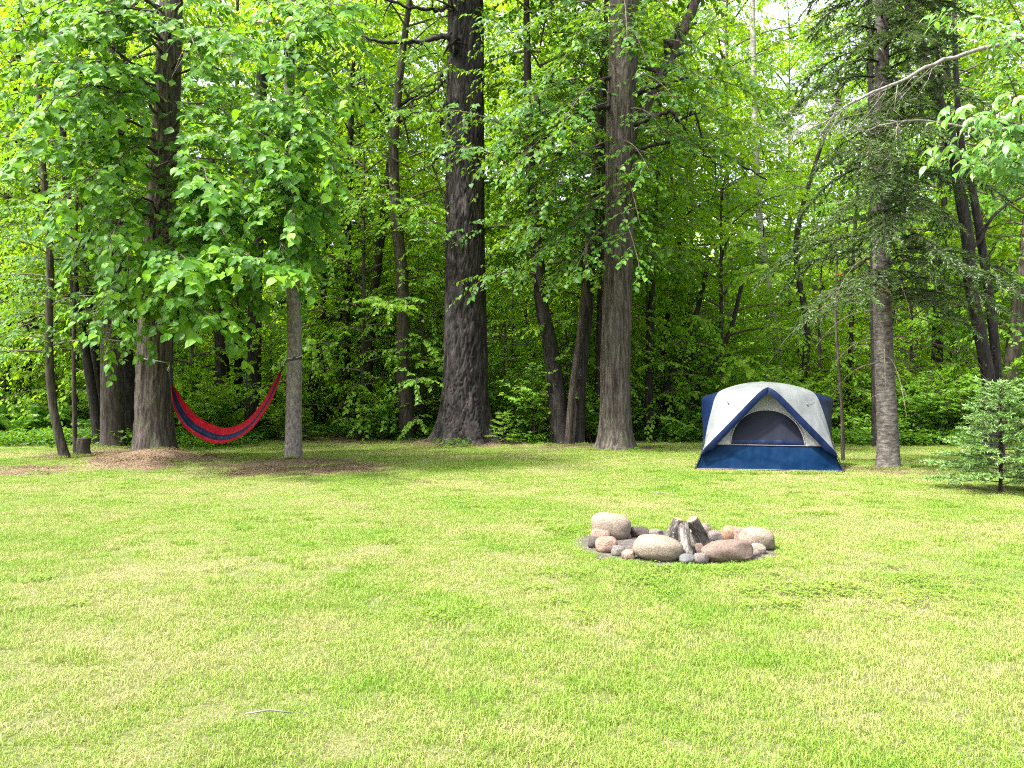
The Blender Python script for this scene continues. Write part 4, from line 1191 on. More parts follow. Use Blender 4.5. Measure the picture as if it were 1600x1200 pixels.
SH = [shrub_variant(401, 1.5, .9, 14, 'leaf_shrub'), shrub_variant(402, 1.0, .8, 14, 'leaf_shrub', (0.07, 0.13)), shrub_variant(403, 2.3, 1.0, 16, 'leaf_shrub'),
      shrub_variant(404, .6, .6, 12, 'leaf_shrub', (0.05, 0.09)), shrub_variant(405, 1.7, 1.0, 15, 'leaf_under', (0.07, 0.12))]
cnt = 0
for q_ in range(400):
    if cnt >= 230: break
    Y = 20.8 + 15 * r.random() ** 2.1; x = r.uniform(-0.74, 0.74) * Y
    if woods(np.array([x]), np.array([Y]))[0] < 0.5: continue
    cnt += 1
    kv = int(r.integers(0, 5)); o = link('shrub', SH[kv]); o.location = (x, Y, zg(x, Y)); o.rotation_euler = (0, 0, r.uniform(0, 6.28)); s = r.uniform(.7, 1.25); o.scale = (s, s, s * r.uniform(.85, 1.15))
    tag(o, ('chest high leafy shrub in the undergrowth of the woods', 'low broad leaved shrub in the undergrowth of the woods', 'tall arching leafy shrub in the undergrowth of the woods', 'knee high small leaved shrub in the undergrowth of the woods', 'yellow green chest high shrub in the undergrowth of the woods')[kv], 'shrub', 'leafy shrubs of the undergrowth')

# low ground cover between the shrubs
gc = []
for s_ in range(3):
    r_ = np.random.default_rng(450 + s_); g = Geo(); nb = 260
    ps = np.stack([r_.uniform(-.6, .6, nb), r_.uniform(-.6, .6, nb), r_.uniform(.03, .32, nb)], -1)
    a_ = r_.uniform(0, 2 * PI, nb)
    add_leaves(g, ps, np.stack([np.cos(a_), np.sin(a_), r_.uniform(-.5, .3, nb)], -1), np.array([0, 0, 1.]) + r_.normal(0, .35, (nb, 3)), r_.uniform(.05, .11, nb), TK, TKf, 0, r_)
    gc.append(g.mesh('cover', [M['leaf_maple']]))
cp_ = np.stack([r.uniform(-32, 32, 2600), r.uniform(20.5, 46, 2600)], -1)
cp_ = np.concatenate([cp_, np.stack([r.uniform(-17, 16, 260), 20.9 - np.abs(r.normal(0, .7, 260)), ], -1)])
edge_ = (cp_[:, 1] < 20.9) & (fbm(cp_[:, 0] * .5, cp_[:, 1] * 0 + 3, 77, 3) > .5) & (litter(cp_[:, 0], cp_[:, 1]) < .3) & (np.abs(cp_[:, 0] - 4.7) > 1.8)
cp_ = cp_[(np.abs(cp_[:, 0]) < .76 * cp_[:, 1]) & ((woods(cp_[:, 0], cp_[:, 1]) > 0.4) | edge_) & (r.random(len(cp_)) < 0.75)]
cz_ = height(cp_[:, 0], cp_[:, 1])
scatter('undergrowth', np.column_stack([cp_, cz_]), np.stack([0 * cz_, 0 * cz_, r.uniform(0, 6.28, len(cp_))], -1), np.repeat(r.uniform(.7, 1.4, len(cp_))[:, None], 3, 1), r.integers(0, 3, len(cp_)),
        src_collection('cover_patch', gc), 'low green plants covering the floor of the woods')

# far wood closing the view
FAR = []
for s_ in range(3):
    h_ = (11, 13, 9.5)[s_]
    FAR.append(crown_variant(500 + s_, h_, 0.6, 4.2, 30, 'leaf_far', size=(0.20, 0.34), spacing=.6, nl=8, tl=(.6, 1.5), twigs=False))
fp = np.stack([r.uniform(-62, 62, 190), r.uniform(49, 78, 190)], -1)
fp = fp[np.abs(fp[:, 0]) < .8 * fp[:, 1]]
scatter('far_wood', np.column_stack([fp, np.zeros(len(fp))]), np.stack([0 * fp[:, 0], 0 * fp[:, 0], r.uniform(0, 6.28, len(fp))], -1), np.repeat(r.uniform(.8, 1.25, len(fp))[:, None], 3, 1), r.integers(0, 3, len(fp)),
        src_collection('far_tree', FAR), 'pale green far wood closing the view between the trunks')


# ferns at the left
def fern_mesh(seed):
    r_ = np.random.default_rng(seed); g = Geo()
    for q_ in range(9):
        a_ = q_ * 2 * PI / 9 + r_.uniform(-.3, .3); L = r_.uniform(.75, 1.15); o_ = np.array([math.cos(a_), math.sin(a_), 0])
        pth = bez(np.array([0, 0, 0.]), o_ * L * .35 + [0, 0, L * .95], o_ * L * .75 + [0, 0, L * r_.uniform(.45, .8)], 12)
        g.add(*tube(pth, np.linspace(.005, .0015, 12), 3), 0, np.full(12 * 6, .3)[:11 * 6 + 6], smooth=True)
        s_ = np.repeat(np.linspace(.15, .99, 22), 2); p_, tg = along(pth, s_)
        sd_ = np.tile([1., -1.], 22)[:, None]; pr = nrm(np.cross(tg, [0, 0, 1.])) * sd_
        ln = .20 * np.sin(PI * (0.12 + .86 * s_)) ** .8 + .015
        up_ = np.cross(pr * sd_, tg)
        x_, d_, z_ = leaf_frames(pr * .9 + tg * .35 + np.array([0, 0, -.15]), up_)
        TP = TK * [.42, 1, 1]
        Vv = p_[:, None] + ln[:, None, None] * (TP[None, :, 0:1] * x_[:, None] + TP[None, :, 1:2] * d_[:, None] + TP[None, :, 2:3] * z_[:, None])
        g.add(Vv.reshape(-1, 3), (TKf[None] + (np.arange(44) * 4)[:, None, None]).reshape(-1, 3), 0, np.repeat(r_.random(44), 2))
    return g.mesh('fern', [M['leaf_fern']])


FE = [fern_mesh(600 + s_) for s_ in range(3)]
for q_ in range(30):
    Y = r.uniform(21.5, 25.5); x = P(r.uniform(-20, 100), 0, Y)[0] if q_ < 22 else P(r.uniform(100, 230), 0, Y)[0]
    o = link('fern', FE[q_ % 3]); o.location = (x, Y, zg(x, Y)); s = r.uniform(.8, 1.25); o.scale = (s, s, s); o.rotation_euler = (0, 0, r.uniform(0, 6.28))
    tag(o, 'arching green fern in the bed behind the left trunks', 'fern', 'ferns at the left of the clearing')

# low rounded evergreen shrubs in front of the woods
for q_, (x, y, h_, lb) in enumerate([(544, 680, .62, 'rounded low evergreen bush between slim pale trunk and mossy trunk, left of a pair'), (574, 678, .60, 'rounded low evergreen bush, right of the pair beside the mossy trunk'),
                                     (476, 688, .8, 'yellowish low evergreen bush right beside the slim pale trunk'), (786, 694, .7, 'low evergreen bush just right of the big pine foot'), (612, 682, .4, 'tiny evergreen bush at the left foot of the mossy trunk')]):
    Y = GY(y) * 0.985
    small_spruce(np.array([(x - 800) / F * Y, Y, zg((x - 800) / F * Y, Y)]), h_ * 1.15, h_ * .72, 610 + q_, lb, 'leaf_shrub', nbr=26, cat='bush', name='evergreen_bush', nn_=26, tw=(.10, .24), size=(.035, .06))


# ------------------------------------------------------------------ fire ring
def stone_mat(name, c0, c1, c2, sp=0.5):
    m, n, b, out = mat(name)
    tc = n.nodes.new('ShaderNodeTexCoord'); v = tc.outputs['Object']
    f = noise(n, 9, 5, .6, v); s_ = noise(n, 110, 3, .6, v); bl = noise(n, 3.2, 3, .6, v)
    c = ramp(n, f, [(.3, c0), (.52, c1), (.72, c2)])
    sp_ = ramp(n, s_, [(.40, tuple(x * .3 for x in c1)), (.5, c1), (.60, tuple(min(1, x * 1.4) for x in c2))])
    c = mixc(n, sp, c, sp_)
    st = ramp(n, bl, [(.55, (0, 0, 0)), (.75, (1, 1, 1))])
    c = mixc(n, math_(n, 'MULTIPLY', st, .35), c, tuple(x * .6 for x in c1))
    n.links.new(c, b.inputs['Base Color']); b.inputs['Roughness'].default_value = .8; b.inputs['Specular IOR Level'].default_value = .3
    hb = math_(n, 'ADD', math_(n, 'MULTIPLY', noise(n, 30, 5, .65, v), 1.0), math_(n, 'MULTIPLY', s_, .3))
    bump(n, b, hb, .5, .012)
    return m


ST = {'cream': stone_mat('granite_cream', (0.107, 0.087, 0.067), (0.151, 0.122, 0.096), (0.193, 0.160, 0.127)), 'pink': stone_mat('granite_pink', (0.113, 0.073, 0.058), (0.162, 0.105, 0.083), (0.193, 0.137, 0.110)),
      'grey': stone_mat('granite_grey', (0.055, 0.048, 0.045), (0.093, 0.081, 0.075), (0.131, 0.114, 0.104)), 'dark': stone_mat('granite_dark', (0.021, 0.016, 0.016), (0.038, 0.030, 0.029), (0.066, 0.054, 0.050), .4),
      'blue': stone_mat('slate_blue', (0.048, 0.051, 0.055), (0.075, 0.078, 0.081), (0.110, 0.108, 0.110), .25), 'brown': stone_mat('granite_brown', (0.066, 0.044, 0.036), (0.103, 0.073, 0.060), (0.141, 0.105, 0.087), .4),
      'orange': stone_mat('granite_orange', (0.131, 0.076, 0.045), (0.172, 0.108, 0.070), (0.200, 0.137, 0.095))}


def icosphere(sub):
    import bmesh
    bm = bmesh.new(); bmesh.ops.create_icosphere(bm, subdivisions=sub, radius=1.0)
    V_ = np.array([v.co[:] for v in bm.verts]); T_ = np.array([[v.index for v in f.verts] for f in bm.faces]); bm.free()
    return V_, T_


ICO = icosphere(4)


def n3(p, s, seed):
    return (vnoise(p[:, 0] * s + p[:, 2] * s * .7, p[:, 1] * s - p[:, 2] * s * .6 + 11, seed) + vnoise(p[:, 1] * s + 5 + p[:, 2] * s * .5, p[:, 2] * s - p[:, 0] * s * .4, seed + 1)) / 2 - .5


def stone(zx0, zx1, zy0, zy1, kind, label, seed, yo=0.0, flat=0.0, tilt=0.0, depth=0.85, facets=3, lump=.22):
    """zoomed photograph box of a stone (4.444 px per px from (880, 780)); yo: metres behind its visible foot"""
    k_ = 1600 / 360.0
    x0, x1, y0, y1 = 880 + zx0 / k_, 880 + zx1 / k_, 780 + zy0 / k_, 780 + zy1 / k_
    Yf = GY(y1); wd = (x1 - x0) / F * Yf * 1.1; ht = (y1 - y0) / F * Yf * 1.08; dp = wd * depth
    r_ = np.random.default_rng(seed)
    V_, T_ = ICO; p_ = np.sign(V_) * np.abs(V_) ** .78; p_ = p_ / np.linalg.norm(p_, axis=1).max() * 1.05
    # superellipsoid with cut facets, then lumps
    for _ in range(facets):
        nv = nrm(r_.normal(0, 1, 3)); nv[2] = abs(nv[2]) * .6; nv = nrm(nv); dd = r_.uniform(.72, .9)
        ex = np.maximum(0, p_ @ nv - dd); p_ = p_ - ex[:, None] * nv * .85
    p_ = p_ * (1 + lump * n3(p_, 1.4, seed)[:, None] + .07 * n3(p_, 4.0, seed + 7)[:, None] + .03 * n3(p_, 11, seed + 9)[:, None])
    p_ = p_ / np.abs(p_).max(0)
    ca, sa = math.cos(tilt), math.sin(tilt)
    p_ = p_ * [wd / 2, dp / 2, ht / 2]
    p_ = np.stack([p_[:, 0] * ca - p_[:, 2] * sa, p_[:, 1], p_[:, 0] * sa + p_[:, 2] * ca], -1)
    lo = p_[:, 2].min(); sink = ht * .10
    p_[:, 2] -= lo + sink * .6
    p_[:, 2] = np.where(p_[:, 2] < 0.0, p_[:, 2] * .4, p_[:, 2])
    Yc = Yf + dp * .40 + yo
    xc = ((x0 + x1) / 2 - 800) / F * Yc
    o = link('stone', np_mesh('stone', p_, T_, [ST[kind]], smooth=True))
    o.location = (xc, Yc, 0.008)
    tag(o, label, 'stone', 'stones of the fire ring')
    return o


stone(200, 465, 125, 300, 'cream', 'big smooth cream boulder at the back left of the fire ring', 1, 0.0, facets=1, lump=.15, tilt=-.12, depth=.8)
stone(460, 592, 203, 282, 'dark', 'dark purple grey stone right of the cream back boulder', 2, depth=.8)
stone(588, 695, 218, 282, 'grey', 'flat grey stone in the back of the ring left of the logs', 3)
stone(425, 470, 245, 290, 'pink', 'tiny tan stone tucked under the right side of the cream back boulder', 4)
stone(196, 330, 226, 312, 'pink', 'angular pinkish stone just below the cream back boulder', 5, 0.02, facets=4, tilt=-.2)
stone(174, 272, 274, 358, 'dark', 'dark brown stone at the far left of the fire ring', 6, facets=3)
stone(228, 372, 276, 390, 'pink', 'pink wedge shaped stone at the front left of the ring', 7, facets=5, tilt=.15)
stone(334, 432, 335, 412, 'grey', 'small pale grey stone right of the pink wedge stone', 8, facets=2)
stone(408, 496, 360, 434, 'pink', 'small pink stone touching the left end of the front boulder', 9, facets=3)
stone(486, 822, 282, 450, 'cream', 'big smooth oval boulder at the front of the ring, left of the logs', 110, 0.0, facets=0, lump=.16, tilt=-.10, depth=.7)
stone(808, 906, 393, 462, 'blue', 'small blue grey stone in front of the middle log', 11, facets=3)
stone(900, 1010, 388, 460, 'grey', 'small light grey stone between blue grey stone and long brown stone', 12, facets=5)
stone(972, 1312, 312, 450, 'brown', 'long brown slab like stone at the front right of the ring', 116, facets=4, tilt=.05, depth=.6, lump=.25)
stone(1296, 1402, 322, 398, 'cream', 'small rounded tan stone at the right end of the long brown stone', 14, facets=2)
stone(1300, 1362, 362, 412, 'grey', 'tiny grey stone in front of the rounded tan stone', 15)
stone(1225, 1462, 218, 368, 'cream', 'large pale angular boulder at the far right of the ring', 16, 0.0, facets=4, depth=.8, tilt=-.12)
stone(1098, 1226, 198, 312, 'orange', 'round orange tinted stone at the back right of the ring', 17, facets=2)
stone(1180, 1292, 210, 322, 'pink', 'pinkish stone between the orange stone and the large pale boulder', 18, 0.02, facets=3)
stone(1008, 1112, 230, 308, 'grey', 'flat grey stone at the back right behind the logs', 19, facets=4)
stone(948, 1026, 172, 282, 'cream', 'pale upright stone peeking out behind the right log', 20, 0.0, facets=4, depth=.6)
stone(915, 972, 315, 392, 'brown', 'small reddish stone in the gap under the logs', 21, facets=4)

M['log_bark'] = bark_mat('log_bark', (.014, .012, .010), (.062, .054, .049), (.185, .17, .157), scale=22, sz=.25, dist=.02, strength=.9, spots=.6)
m, n, b, out = mat('cut_wood')
tc = n.nodes.new('ShaderNodeTexCoord')
wv = n.nodes.new('ShaderNodeTexWave'); wv.wave_type = 'RINGS'; wv.rings_direction = 'Z'; wv.inputs['Scale'].default_value = 18; wv.inputs['Distortion'].default_value = 2.0
n.links.new(tc.outputs['Object'], wv.inputs[0])
n.links.new(ramp(n, wv.outputs['Fac'], [(0, (.22, .115, .045)), (1, (.34, .21, .105))]), b.inputs['Base Color'])
b.inputs['Roughness'].default_value = .85
M['cut_wood'] = m


def log(zb, zt, Yb, Yt, w0, w1, label, seed):
    k_ = 1600 / 360.0
    pb = P(880 + zb[0] / k_, 780 + zb[1] / k_, Yb); pt = P(880 + zt[0] / k_, 780 + zt[1] / k_, Yt)
    pb[2] = max(pb[2], 0.02)
    ax = Vector(pt - pb); L = ax.length
    r0, r1 = w0 / k_ / F * Yb / 2, w1 / k_ / F * Yt / 2
    t = thing('log', pb, label, 'log', 'logs leaning together in the fire ring')
    t.rotation_mode = 'QUATERNION'; t.rotation_quaternion = ax.to_track_quat('Z', 'Y')
    link('bark', trunk_mesh(np.array([[0, 0, -.02], [.006, .004, L * .5], [0, 0, L]]), [r0, (r0 + r1) / 2 * .97, r1], M['log_bark'], 40, 40, .010, 'furrow', seed=seed, cell=.025), t)
    a_ = np.arange(24) * 2 * PI / 24
    for z_, rr_ in ((L + .004, r1), (-.024, r0)):
        Vv = np.concatenate([[[0, 0, z_ + .002 * (1 if z_ > 0 else -1)]], np.stack([rr_ * .93 * np.cos(a_), rr_ * .93 * np.sin(a_), 0 * a_ + z_], -1)])
        T_ = np.stack([np.zeros(24, int), 1 + np.arange(24), 1 + (np.arange(24) + 1) % 24], -1)
        link('cut_end', np_mesh('cut_end', Vv, T_, [M['cut_wood']]), t)
    return t


log((740, 330), (797, 138), 7.44, 7.40, 108, 64, 'left log leaning right, with an orange cut end', 31)
log((857, 400), (836, 180), 7.02, 7.40, 92, 76, 'middle log, palest grey and nearly upright', 32)
log((1000, 365), (895, 140), 7.42, 7.36, 88, 78, 'right log leaning left, dark rough bark and bright cut end', 33)
log((945, 385), (905, 215), 7.62, 7.60, 60, 55, 'dark log hidden behind the middle and right logs', 34)


# ------------------------------------------------------------------ tent
def fabric(name, col, rough=.5, spec=.4, wr=.5, trans=0.0):
    m, n, b, out = mat(name)
    tc = n.nodes.new('ShaderNodeTexCoord'); v = tc.outputs['Object']
    mp = n.nodes.new('ShaderNodeMapping'); mp.inputs['Scale'].default_value = (1, 1, .45); mp.inputs['Rotation'].default_value = (0, .5, 0); n.links.new(v, mp.inputs[0])
    f1 = noise(n, 5.0, 1.5, .4, mp.outputs[0])
    c = ramp(n, noise(n, 3, 2, .5, v), [(.3, tuple(x * .92 for x in col)), (.7, tuple(min(1, x * 1.06) for x in col))])
    n.links.new(c, b.inputs['Base Color']); b.inputs['Roughness'].default_value = rough; b.inputs['Specular IOR Level'].default_value = spec
    bump(n, b, f1, wr, .05)
    if trans:
        t_ = n.nodes.new('ShaderNodeBsdfTranslucent'); n.links.new(c, t_.inputs[0])
        mx = n.nodes.new('ShaderNodeMixShader'); mx.inputs[0].default_value = trans
        n.links.new(b.outputs[0], mx.inputs[1]); n.links.new(t_.outputs[0], mx.inputs[2]); n.links.new(mx.outputs[0], out.inputs[0])
    return m


M['fly_white'] = fabric('fly_white', (.125, .138, .143), .42, .35, .8, .12)
M['tent_blue'] = fabric('tent_blue', (.0005, .0135, .046), .55, .08, .9)
M['tent_navy'] = fabric('tent_navy', (.0022, .008, .034), .5, .14, .9)
M['tent_inner'] = fabric('tent_inner', (.36, .37, .38), .7, .2, .6, .15)
M['tent_mesh'] = fabric('tent_mesh', (.006, .008, .018), .6, .15, .25)
M['black'] = simple('black_plastic', (.012, .012, .013), .5, .4)
M['piping'] = simple('grey_piping', (.16, .13, .15), .7, .2)
M['metal'] = simple('steel', (.35, .35, .36), .35, .6)


def grid_mesh(name, Pt, mats, mi=None, thick=0.004):
    nu, nv = Pt.shape[:2]
    i_, j_ = np.meshgrid(np.arange(nu - 1), np.arange(nv - 1), indexing='ij')
    q_ = np.stack([i_ * nv + j_, (i_ + 1) * nv + j_, (i_ + 1) * nv + j_ + 1, i_ * nv + j_ + 1], -1)
    m2 = None if mi is None else np.concatenate([mi.ravel(), mi.ravel()])
    return np_mesh(name, Pt.reshape(-1, 3), quads(q_), mats, m2, smooth=True)


def wrinkle(Pt, amp, seed, nrm_dir, su=6, sv=6):
    nu, nv = Pt.shape[:2]
    U, Vv = np.meshgrid(np.linspace(0, 1, nu), np.linspace(0, 1, nv), indexing='ij')
    w_ = (fbm(U * su + 3, Vv * sv, seed, 3) - .5) * np.sin(PI * U) ** .5 * np.sin(PI * Vv) ** .5
    return Pt + amp * w_[..., None] * np.asarray(nrm_dir)


Yt = 14.2
tent = thing('tent', ((1200 - 800) / F * Yt, Yt, zg(4.7, 14.2)), 'blue and white dome tent with a dark arched doorway at the edge of the woods', 'tent', rz=R(-12))
D = 2.1     # depth


def curve3(pts, n_):
    return spline(np.array(pts), n_)


nt_ = 48
tt = np.linspace(0, 1, nt_)
# front corner pole line: foot -> shoulder -> crown (x for the right side)
FR = curve3([(1.30, 0.0, 0.0), (1.16, .06, .36), (1.075, .16, .78), (.985, .28, 1.13), (.91, .38, 1.36), (.78, .48, 1.485), (.40, .75, 1.60), (0, 1.05, 1.645)], nt_)
MDS = {sx: curve3([(k_ - .06, .85, 0.0), (k_ - .02, .85, .40), (k_, .85, .80), (k_ + .02, .85, 1.12), (k_, .85, 1.33), (.93, .85, 1.40), (.48, .95, 1.56), (0, 1.05, 1.648)], nt_) for sx, k_ in ((-1, 1.14), (1, 1.25))}
BK = FR * [.72, -1, .98] + [0, D, 0]
# straight front edge of the fly from the corner to the peak over the door
ED = curve3([(1.30, -.02, 0.0), (1.17, -.035, .34), (1.02, -.05, .52), (.76, -.06, .80), (.50, -.05, 1.08), (.25, -.03, 1.35), (.10, 0.0, 1.485), (0, .02, 1.535)], nt_)


def ruled(A, B, n_, bulge=(0, 0, 0), a=0.0, b=1.0):
    s = np.linspace(a, b, n_)[None, :, None]
    return A[:, None] * (1 - s) + B[:, None] * s + np.sin(PI * s) * np.asarray(bulge)


kf = int(nt_ * .70)          # fly starts above the shoulder
kb = int(nt_ * .115)
for sx in (1, -1):
    mir = np.array([sx, 1, 1]); MD = MDS[sx]
    # fly: roof half front, roof half back and the leg running down to the corner
    leg = ruled(FR[kb:], ED[kb:], 18, (0, -.02, .012)) * mir
    link('fly_panel', grid_mesh('fly_panel', wrinkle(leg, .035, 701 + sx, (0, -1, .3)), [M['fly_white']]), tent)
    roof = np.concatenate([ruled(FR[kf:], MD[kf:], 10)[:, :-1], ruled(MD[kf:], BK[kf:], 10)], 1) * mir
    link('fly_roof', grid_mesh('fly_roof', roof, [M['fly_white']]), tent)
    # blue side walls
    side = np.concatenate([ruled(FR[:kf + 1], MD[:kf + 1], 14, (.015, 0, 0))[:, :-1], ruled(MD[:kf + 1], BK[:kf + 1], 14, (.015, 0, 0))], 1) * mir
    link('side_wall', grid_mesh('side_wall', wrinkle(side, .03, 711 + sx, (sx, 0, 0)), [M['tent_navy']]), tent)
    bleg = ruled(BK[kb:], ED[kb:] * [.72, -1, .98] + [0, D, 0], 8) * mir
    link('fly_panel', grid_mesh('fly_panel', bleg, [M['fly_white']]), tent)
    # blue band along the fly's front edge
    e = ED[kb:]
    inn = e * np.array([1, 1, 1]) + np.array([-.075, -.004, -.085]) * np.minimum(1, (np.linspace(0, 1, len(e)) * 6))[:, None] ** .5
    inn[-1] = [0, e[-1][1] - .004, e[-1][2] - .115]; inn[-2][0] = max(inn[-2][0], .006)
    inn[:, 0] = np.maximum(inn[:, 0], 0)
    band = ruled(e + [0, -.006, .004], inn, 4, (0, -.012, 0)) * mir
    link('fly_trim', grid_mesh('fly_trim', wrinkle(band, .015, 721 + sx, (0, -1, 0), 12, 2), [M['tent_navy']]), tent)
    # canopy underside joining the trim to the front wall
    # poles showing below the fly
    pl = np.concatenate([FR[:kb + 6]]) * mir + np.array([.015 * sx, -.03, 0])
    g = Geo(); g.add(*tube(pl, .008, 6), 0, smooth=True)
    link('pole', g.mesh('pole', [M['black']]), tent)
    pl = BK[:kb + 6] * mir + np.array([.015 * sx, .03, 0])
    g = Geo(); g.add(*tube(pl, .008, 6), 0, smooth=True)
    link('pole', g.mesh('pole', [M['black']]), tent)
    g = Geo(); g.add(*tube(np.array([[1.30 * sx, -.02, .01], [1.34 * sx, -.05, .0], [1.35 * sx, -.06, -.06]]), .007, 6), 0, smooth=True)
    link('stake', g.mesh('stake', [M['metal']]), tent)
    g = Geo(); g.add(*tube(np.array([[.80 * sx, .22, 1.37], [.70 * sx, .11, 1.24]]), .004, 5), 0, smooth=True)
    g.add(*tube(np.array([[.70 * sx, .11, 1.24], [.69 * sx, .10, 1.22]]), .012, 6), 0, smooth=True)
    link('tie_loop', g.mesh('tie_loop', [M['black'] if sx < 0 else M['piping']]), tent)

# front lower panel (bucket) in blue, slightly leaning back
nu, nv = 60, 16
U, S = np.meshgrid(np.linspace(-1, 1, nu), np.linspace(0, 1, nv), indexing='ij')
hw = 1.30 - (1.30 - 1.105) * S
fp_ = np.stack([U * hw, .0 + .10 * S + .02 * U * U, .46 * S + .012 * np.abs(U) * 0], -1)
wr = .07 * (fbm(U * 4 + S * 2.2, S * 1.3 + 2, 731, 4) - .5) * (.3 + np.sin(PI * S))
fp_[..., 1] += wr
fp_[..., 2] += np.where(S == 0, .012 + .015 * (vnoise(U * 5 + 9, U * 0, 3)), 0)
link('front_panel', grid_mesh('front_panel', fp_, [M['tent_blue']]), tent)
bp_ = fp_ * [.72, -1, 1] + [0, D, 0]
link('back_panel', grid_mesh('back_panel', bp_, [M['tent_blue']]), tent)
g = Geo(); g.add(*tube(np.stack([np.linspace(-1.29, 1.29, 30), np.full(30, -.012), .015 + .012 * vnoise(np.linspace(0, 6, 30), np.zeros(30), 4)], -1), .006, 5), 0, smooth=True)
link('hem_piping', g.mesh('hem_piping', [M['piping']]), tent)

# inner front wall: grey white triangle behind the fly edge, leaning back, with a D-shaped mesh door
nu, nv = 60, 30
U, S = np.meshgrid(np.linspace(-1, 1, nu), np.linspace(0, 1, nv), indexing='ij')


def wall_y(z_): return .105 + (z_ - .46) * .28


zt = .455 + (1.50 - .455) * S
hw = 1.10 * (1 - S) + .015
iw = np.stack([U * hw, wall_y(zt), zt], -1)
iw[..., 1] += .02 * (fbm(U * 4, S * 3, 741, 3) - .5)
wallo = link('inner_wall', grid_mesh('inner_wall', iw, [M['tent_inner']]), tent)
link('inner_wall', grid_mesh('inner_wall', iw * [1, -1, 1] + [0, D, 0], [M['tent_inner']]), tent)
a_ = np.linspace(0, PI, 40)
dx = .655 * np.sign(np.cos(a_)) * np.abs(np.cos(a_)) ** .9
dz = .475 + .635 * np.sin(a_) ** .85
# arch narrows upward
dx = dx * (1 - .10 * np.sin(a_))
Vv = np.concatenate([[[0, wall_y(.75) - .014, .75]], np.stack([dx, wall_y(dz) - .014, dz], -1)])
T_ = np.stack([np.zeros(39, int), 1 + np.arange(39), 2 + np.arange(39)], -1)
T_ = np.concatenate([T_, [[0, 40, 1]]])
door = link('door_mesh', np_mesh('door_mesh', Vv, T_, [M['tent_mesh']]), tent)
g = Geo(); g.add(*tube(np.stack([dx, wall_y(dz) - .018, dz], -1), .011, 6), 0, smooth=True)
link('zip', g.mesh('zip', [M['tent_inner']]), tent)
fl_ = np.stack([np.stack([np.linspace(-.64, .64, 24), np.full(24, wall_y(zz_)) - .026 - .012 * s_, np.full(24, zz_) + .012 * vnoise(np.linspace(0, 7, 24), np.zeros(24), 5)], -1) for s_, zz_ in ((0, .475), (1, .51), (.6, .55))])
fl_[2, :, 0] *= .985
link('rolled_flap', grid_mesh('rolled_flap', fl_, [M['tent_navy']]), tent)
g = Geo(); g.add(*tube(np.stack([np.linspace(-1.08, 1.08, 20), np.full(20, .088), np.full(20, .463)], -1), .007, 5), 0, smooth=True)
link('seam', g.mesh('seam', [M['piping']]), tent)


# ------------------------------------------------------------------ hammock
Lp = P(269, 603, 16.15); Rp = P(440, 578, 15.75)
bot = P(352, 676, 15.95)
hm = thing('hammock', (Lp + Rp) / 2 * [1, 1, 0], 'red and navy fabric hammock slung between two trees', 'hammock')
ho = (Lp + Rp) / 2 * [1, 1, 0]
nu, nv = 70, 25
ctl = np.array([Lp, P(283, 638, 16.12), P(305, 664, 16.05), P(345, 681, 15.95), P(385, 668, 15.88), P(415, 634, 15.8), P(432, 600, 15.76), Rp])
cl = spline(ctl, nu)
s = np.linspace(0, 1, nu); U = s[:, None]; wd = (.015 + .215 * np.sin(PI * np.clip(s, 0, 1)) ** .75)[:, None]
tg = nrm(np.gradient(cl, axis=0))
upn = nrm(np.stack([-tg[:, 2], 0 * tg[:, 0], tg[:, 0]], -1))      # perpendicular in the plane of the hammock
def sheet(Vv):
    """points of the hammock cloth at across-coordinates Vv (nu, k), -1 near edge .. 1 far edge"""
    off_n = wd * (.64 * Vv + .10 * Vv ** 2 - .03) + .012 * np.sin(Vv * 9 + U * 5) * np.sin(PI * U)
    off_y = wd * (.9 * Vv) + .01 * np.sin(Vv * 13)
    return cl[:, None] + upn[:, None] * off_n[..., None] + np.array([0, 1., 0]) * off_y[..., None] - ho


sm = np.clip((s[:, None] - .15) / .7, 0, 1); sm = sm * sm * (3 - 2 * sm)
q1 = -.80 + .72 * sm; q2 = .12 + .22 * sm          # where the navy band begins and ends across the cloth
red, navy = fabric('hammock_red', (.27, .003, .012), .6, .12, .8, .2), fabric('hammock_navy', (.008, .012, .038), .6, .12, .8, .1)
for lo, hi, mm, nm in ((-1 + 0 * q1, q1, red, 'red_panel'), (q1, q2, navy, 'navy_panel'), (q2, 1 + 0 * q2, red, 'red_panel')):
    link(nm, grid_mesh(nm, sheet(lo + (hi - lo) * np.linspace(0, 1, 10)[None, :]), [mm]), hm)
g = Geo(); g.add(*tube(sheet(-1 + 0 * q1)[:, 0] + [0, -.003, 0], .006, 5), 0, smooth=True); link('hem', g.mesh('hem', [red]), hm)
g = Geo(); g.add(*tube(sheet(1 + 0 * q1)[:, 0] + [0, .003, 0], .006, 5), 0, smooth=True); link('hem', g.mesh('hem', [red]), hm)
# gathered ends, cord loops and ropes
for e_, tgt in ((Lp, P(263, 577, 16.28)), (Rp, P(441.5, 569, 15.76))):
    for q_ in range(4):
        g = Geo(); of = np.array([.01 * (q_ - 1.5), .012 * (q_ % 2), 0])
        g.add(*tube(np.array([e_ + of - [0, 0, .03], (e_ + tgt) / 2 + of * .6, tgt]) - ho, .005, 5), 0, smooth=True)
        link('cord', g.mesh('cord', [M['black']]), hm)


def strap(centre, rad, z_, a0, a1, wdth, name, mt, tilt=0.0):
    a_ = np.linspace(a0, a1, 24)
    A = np.stack([centre[0] + rad * np.cos(a_), centre[1] + rad * np.sin(a_), z_ + tilt * np.cos(a_)], -1)
    g_ = np.stack([A - [0, 0, wdth / 2], A + [0, 0, wdth / 2]], 0)
    o_ = grid_mesh(name, g_ - ho, [mt])
    return link(name, o_, hm)


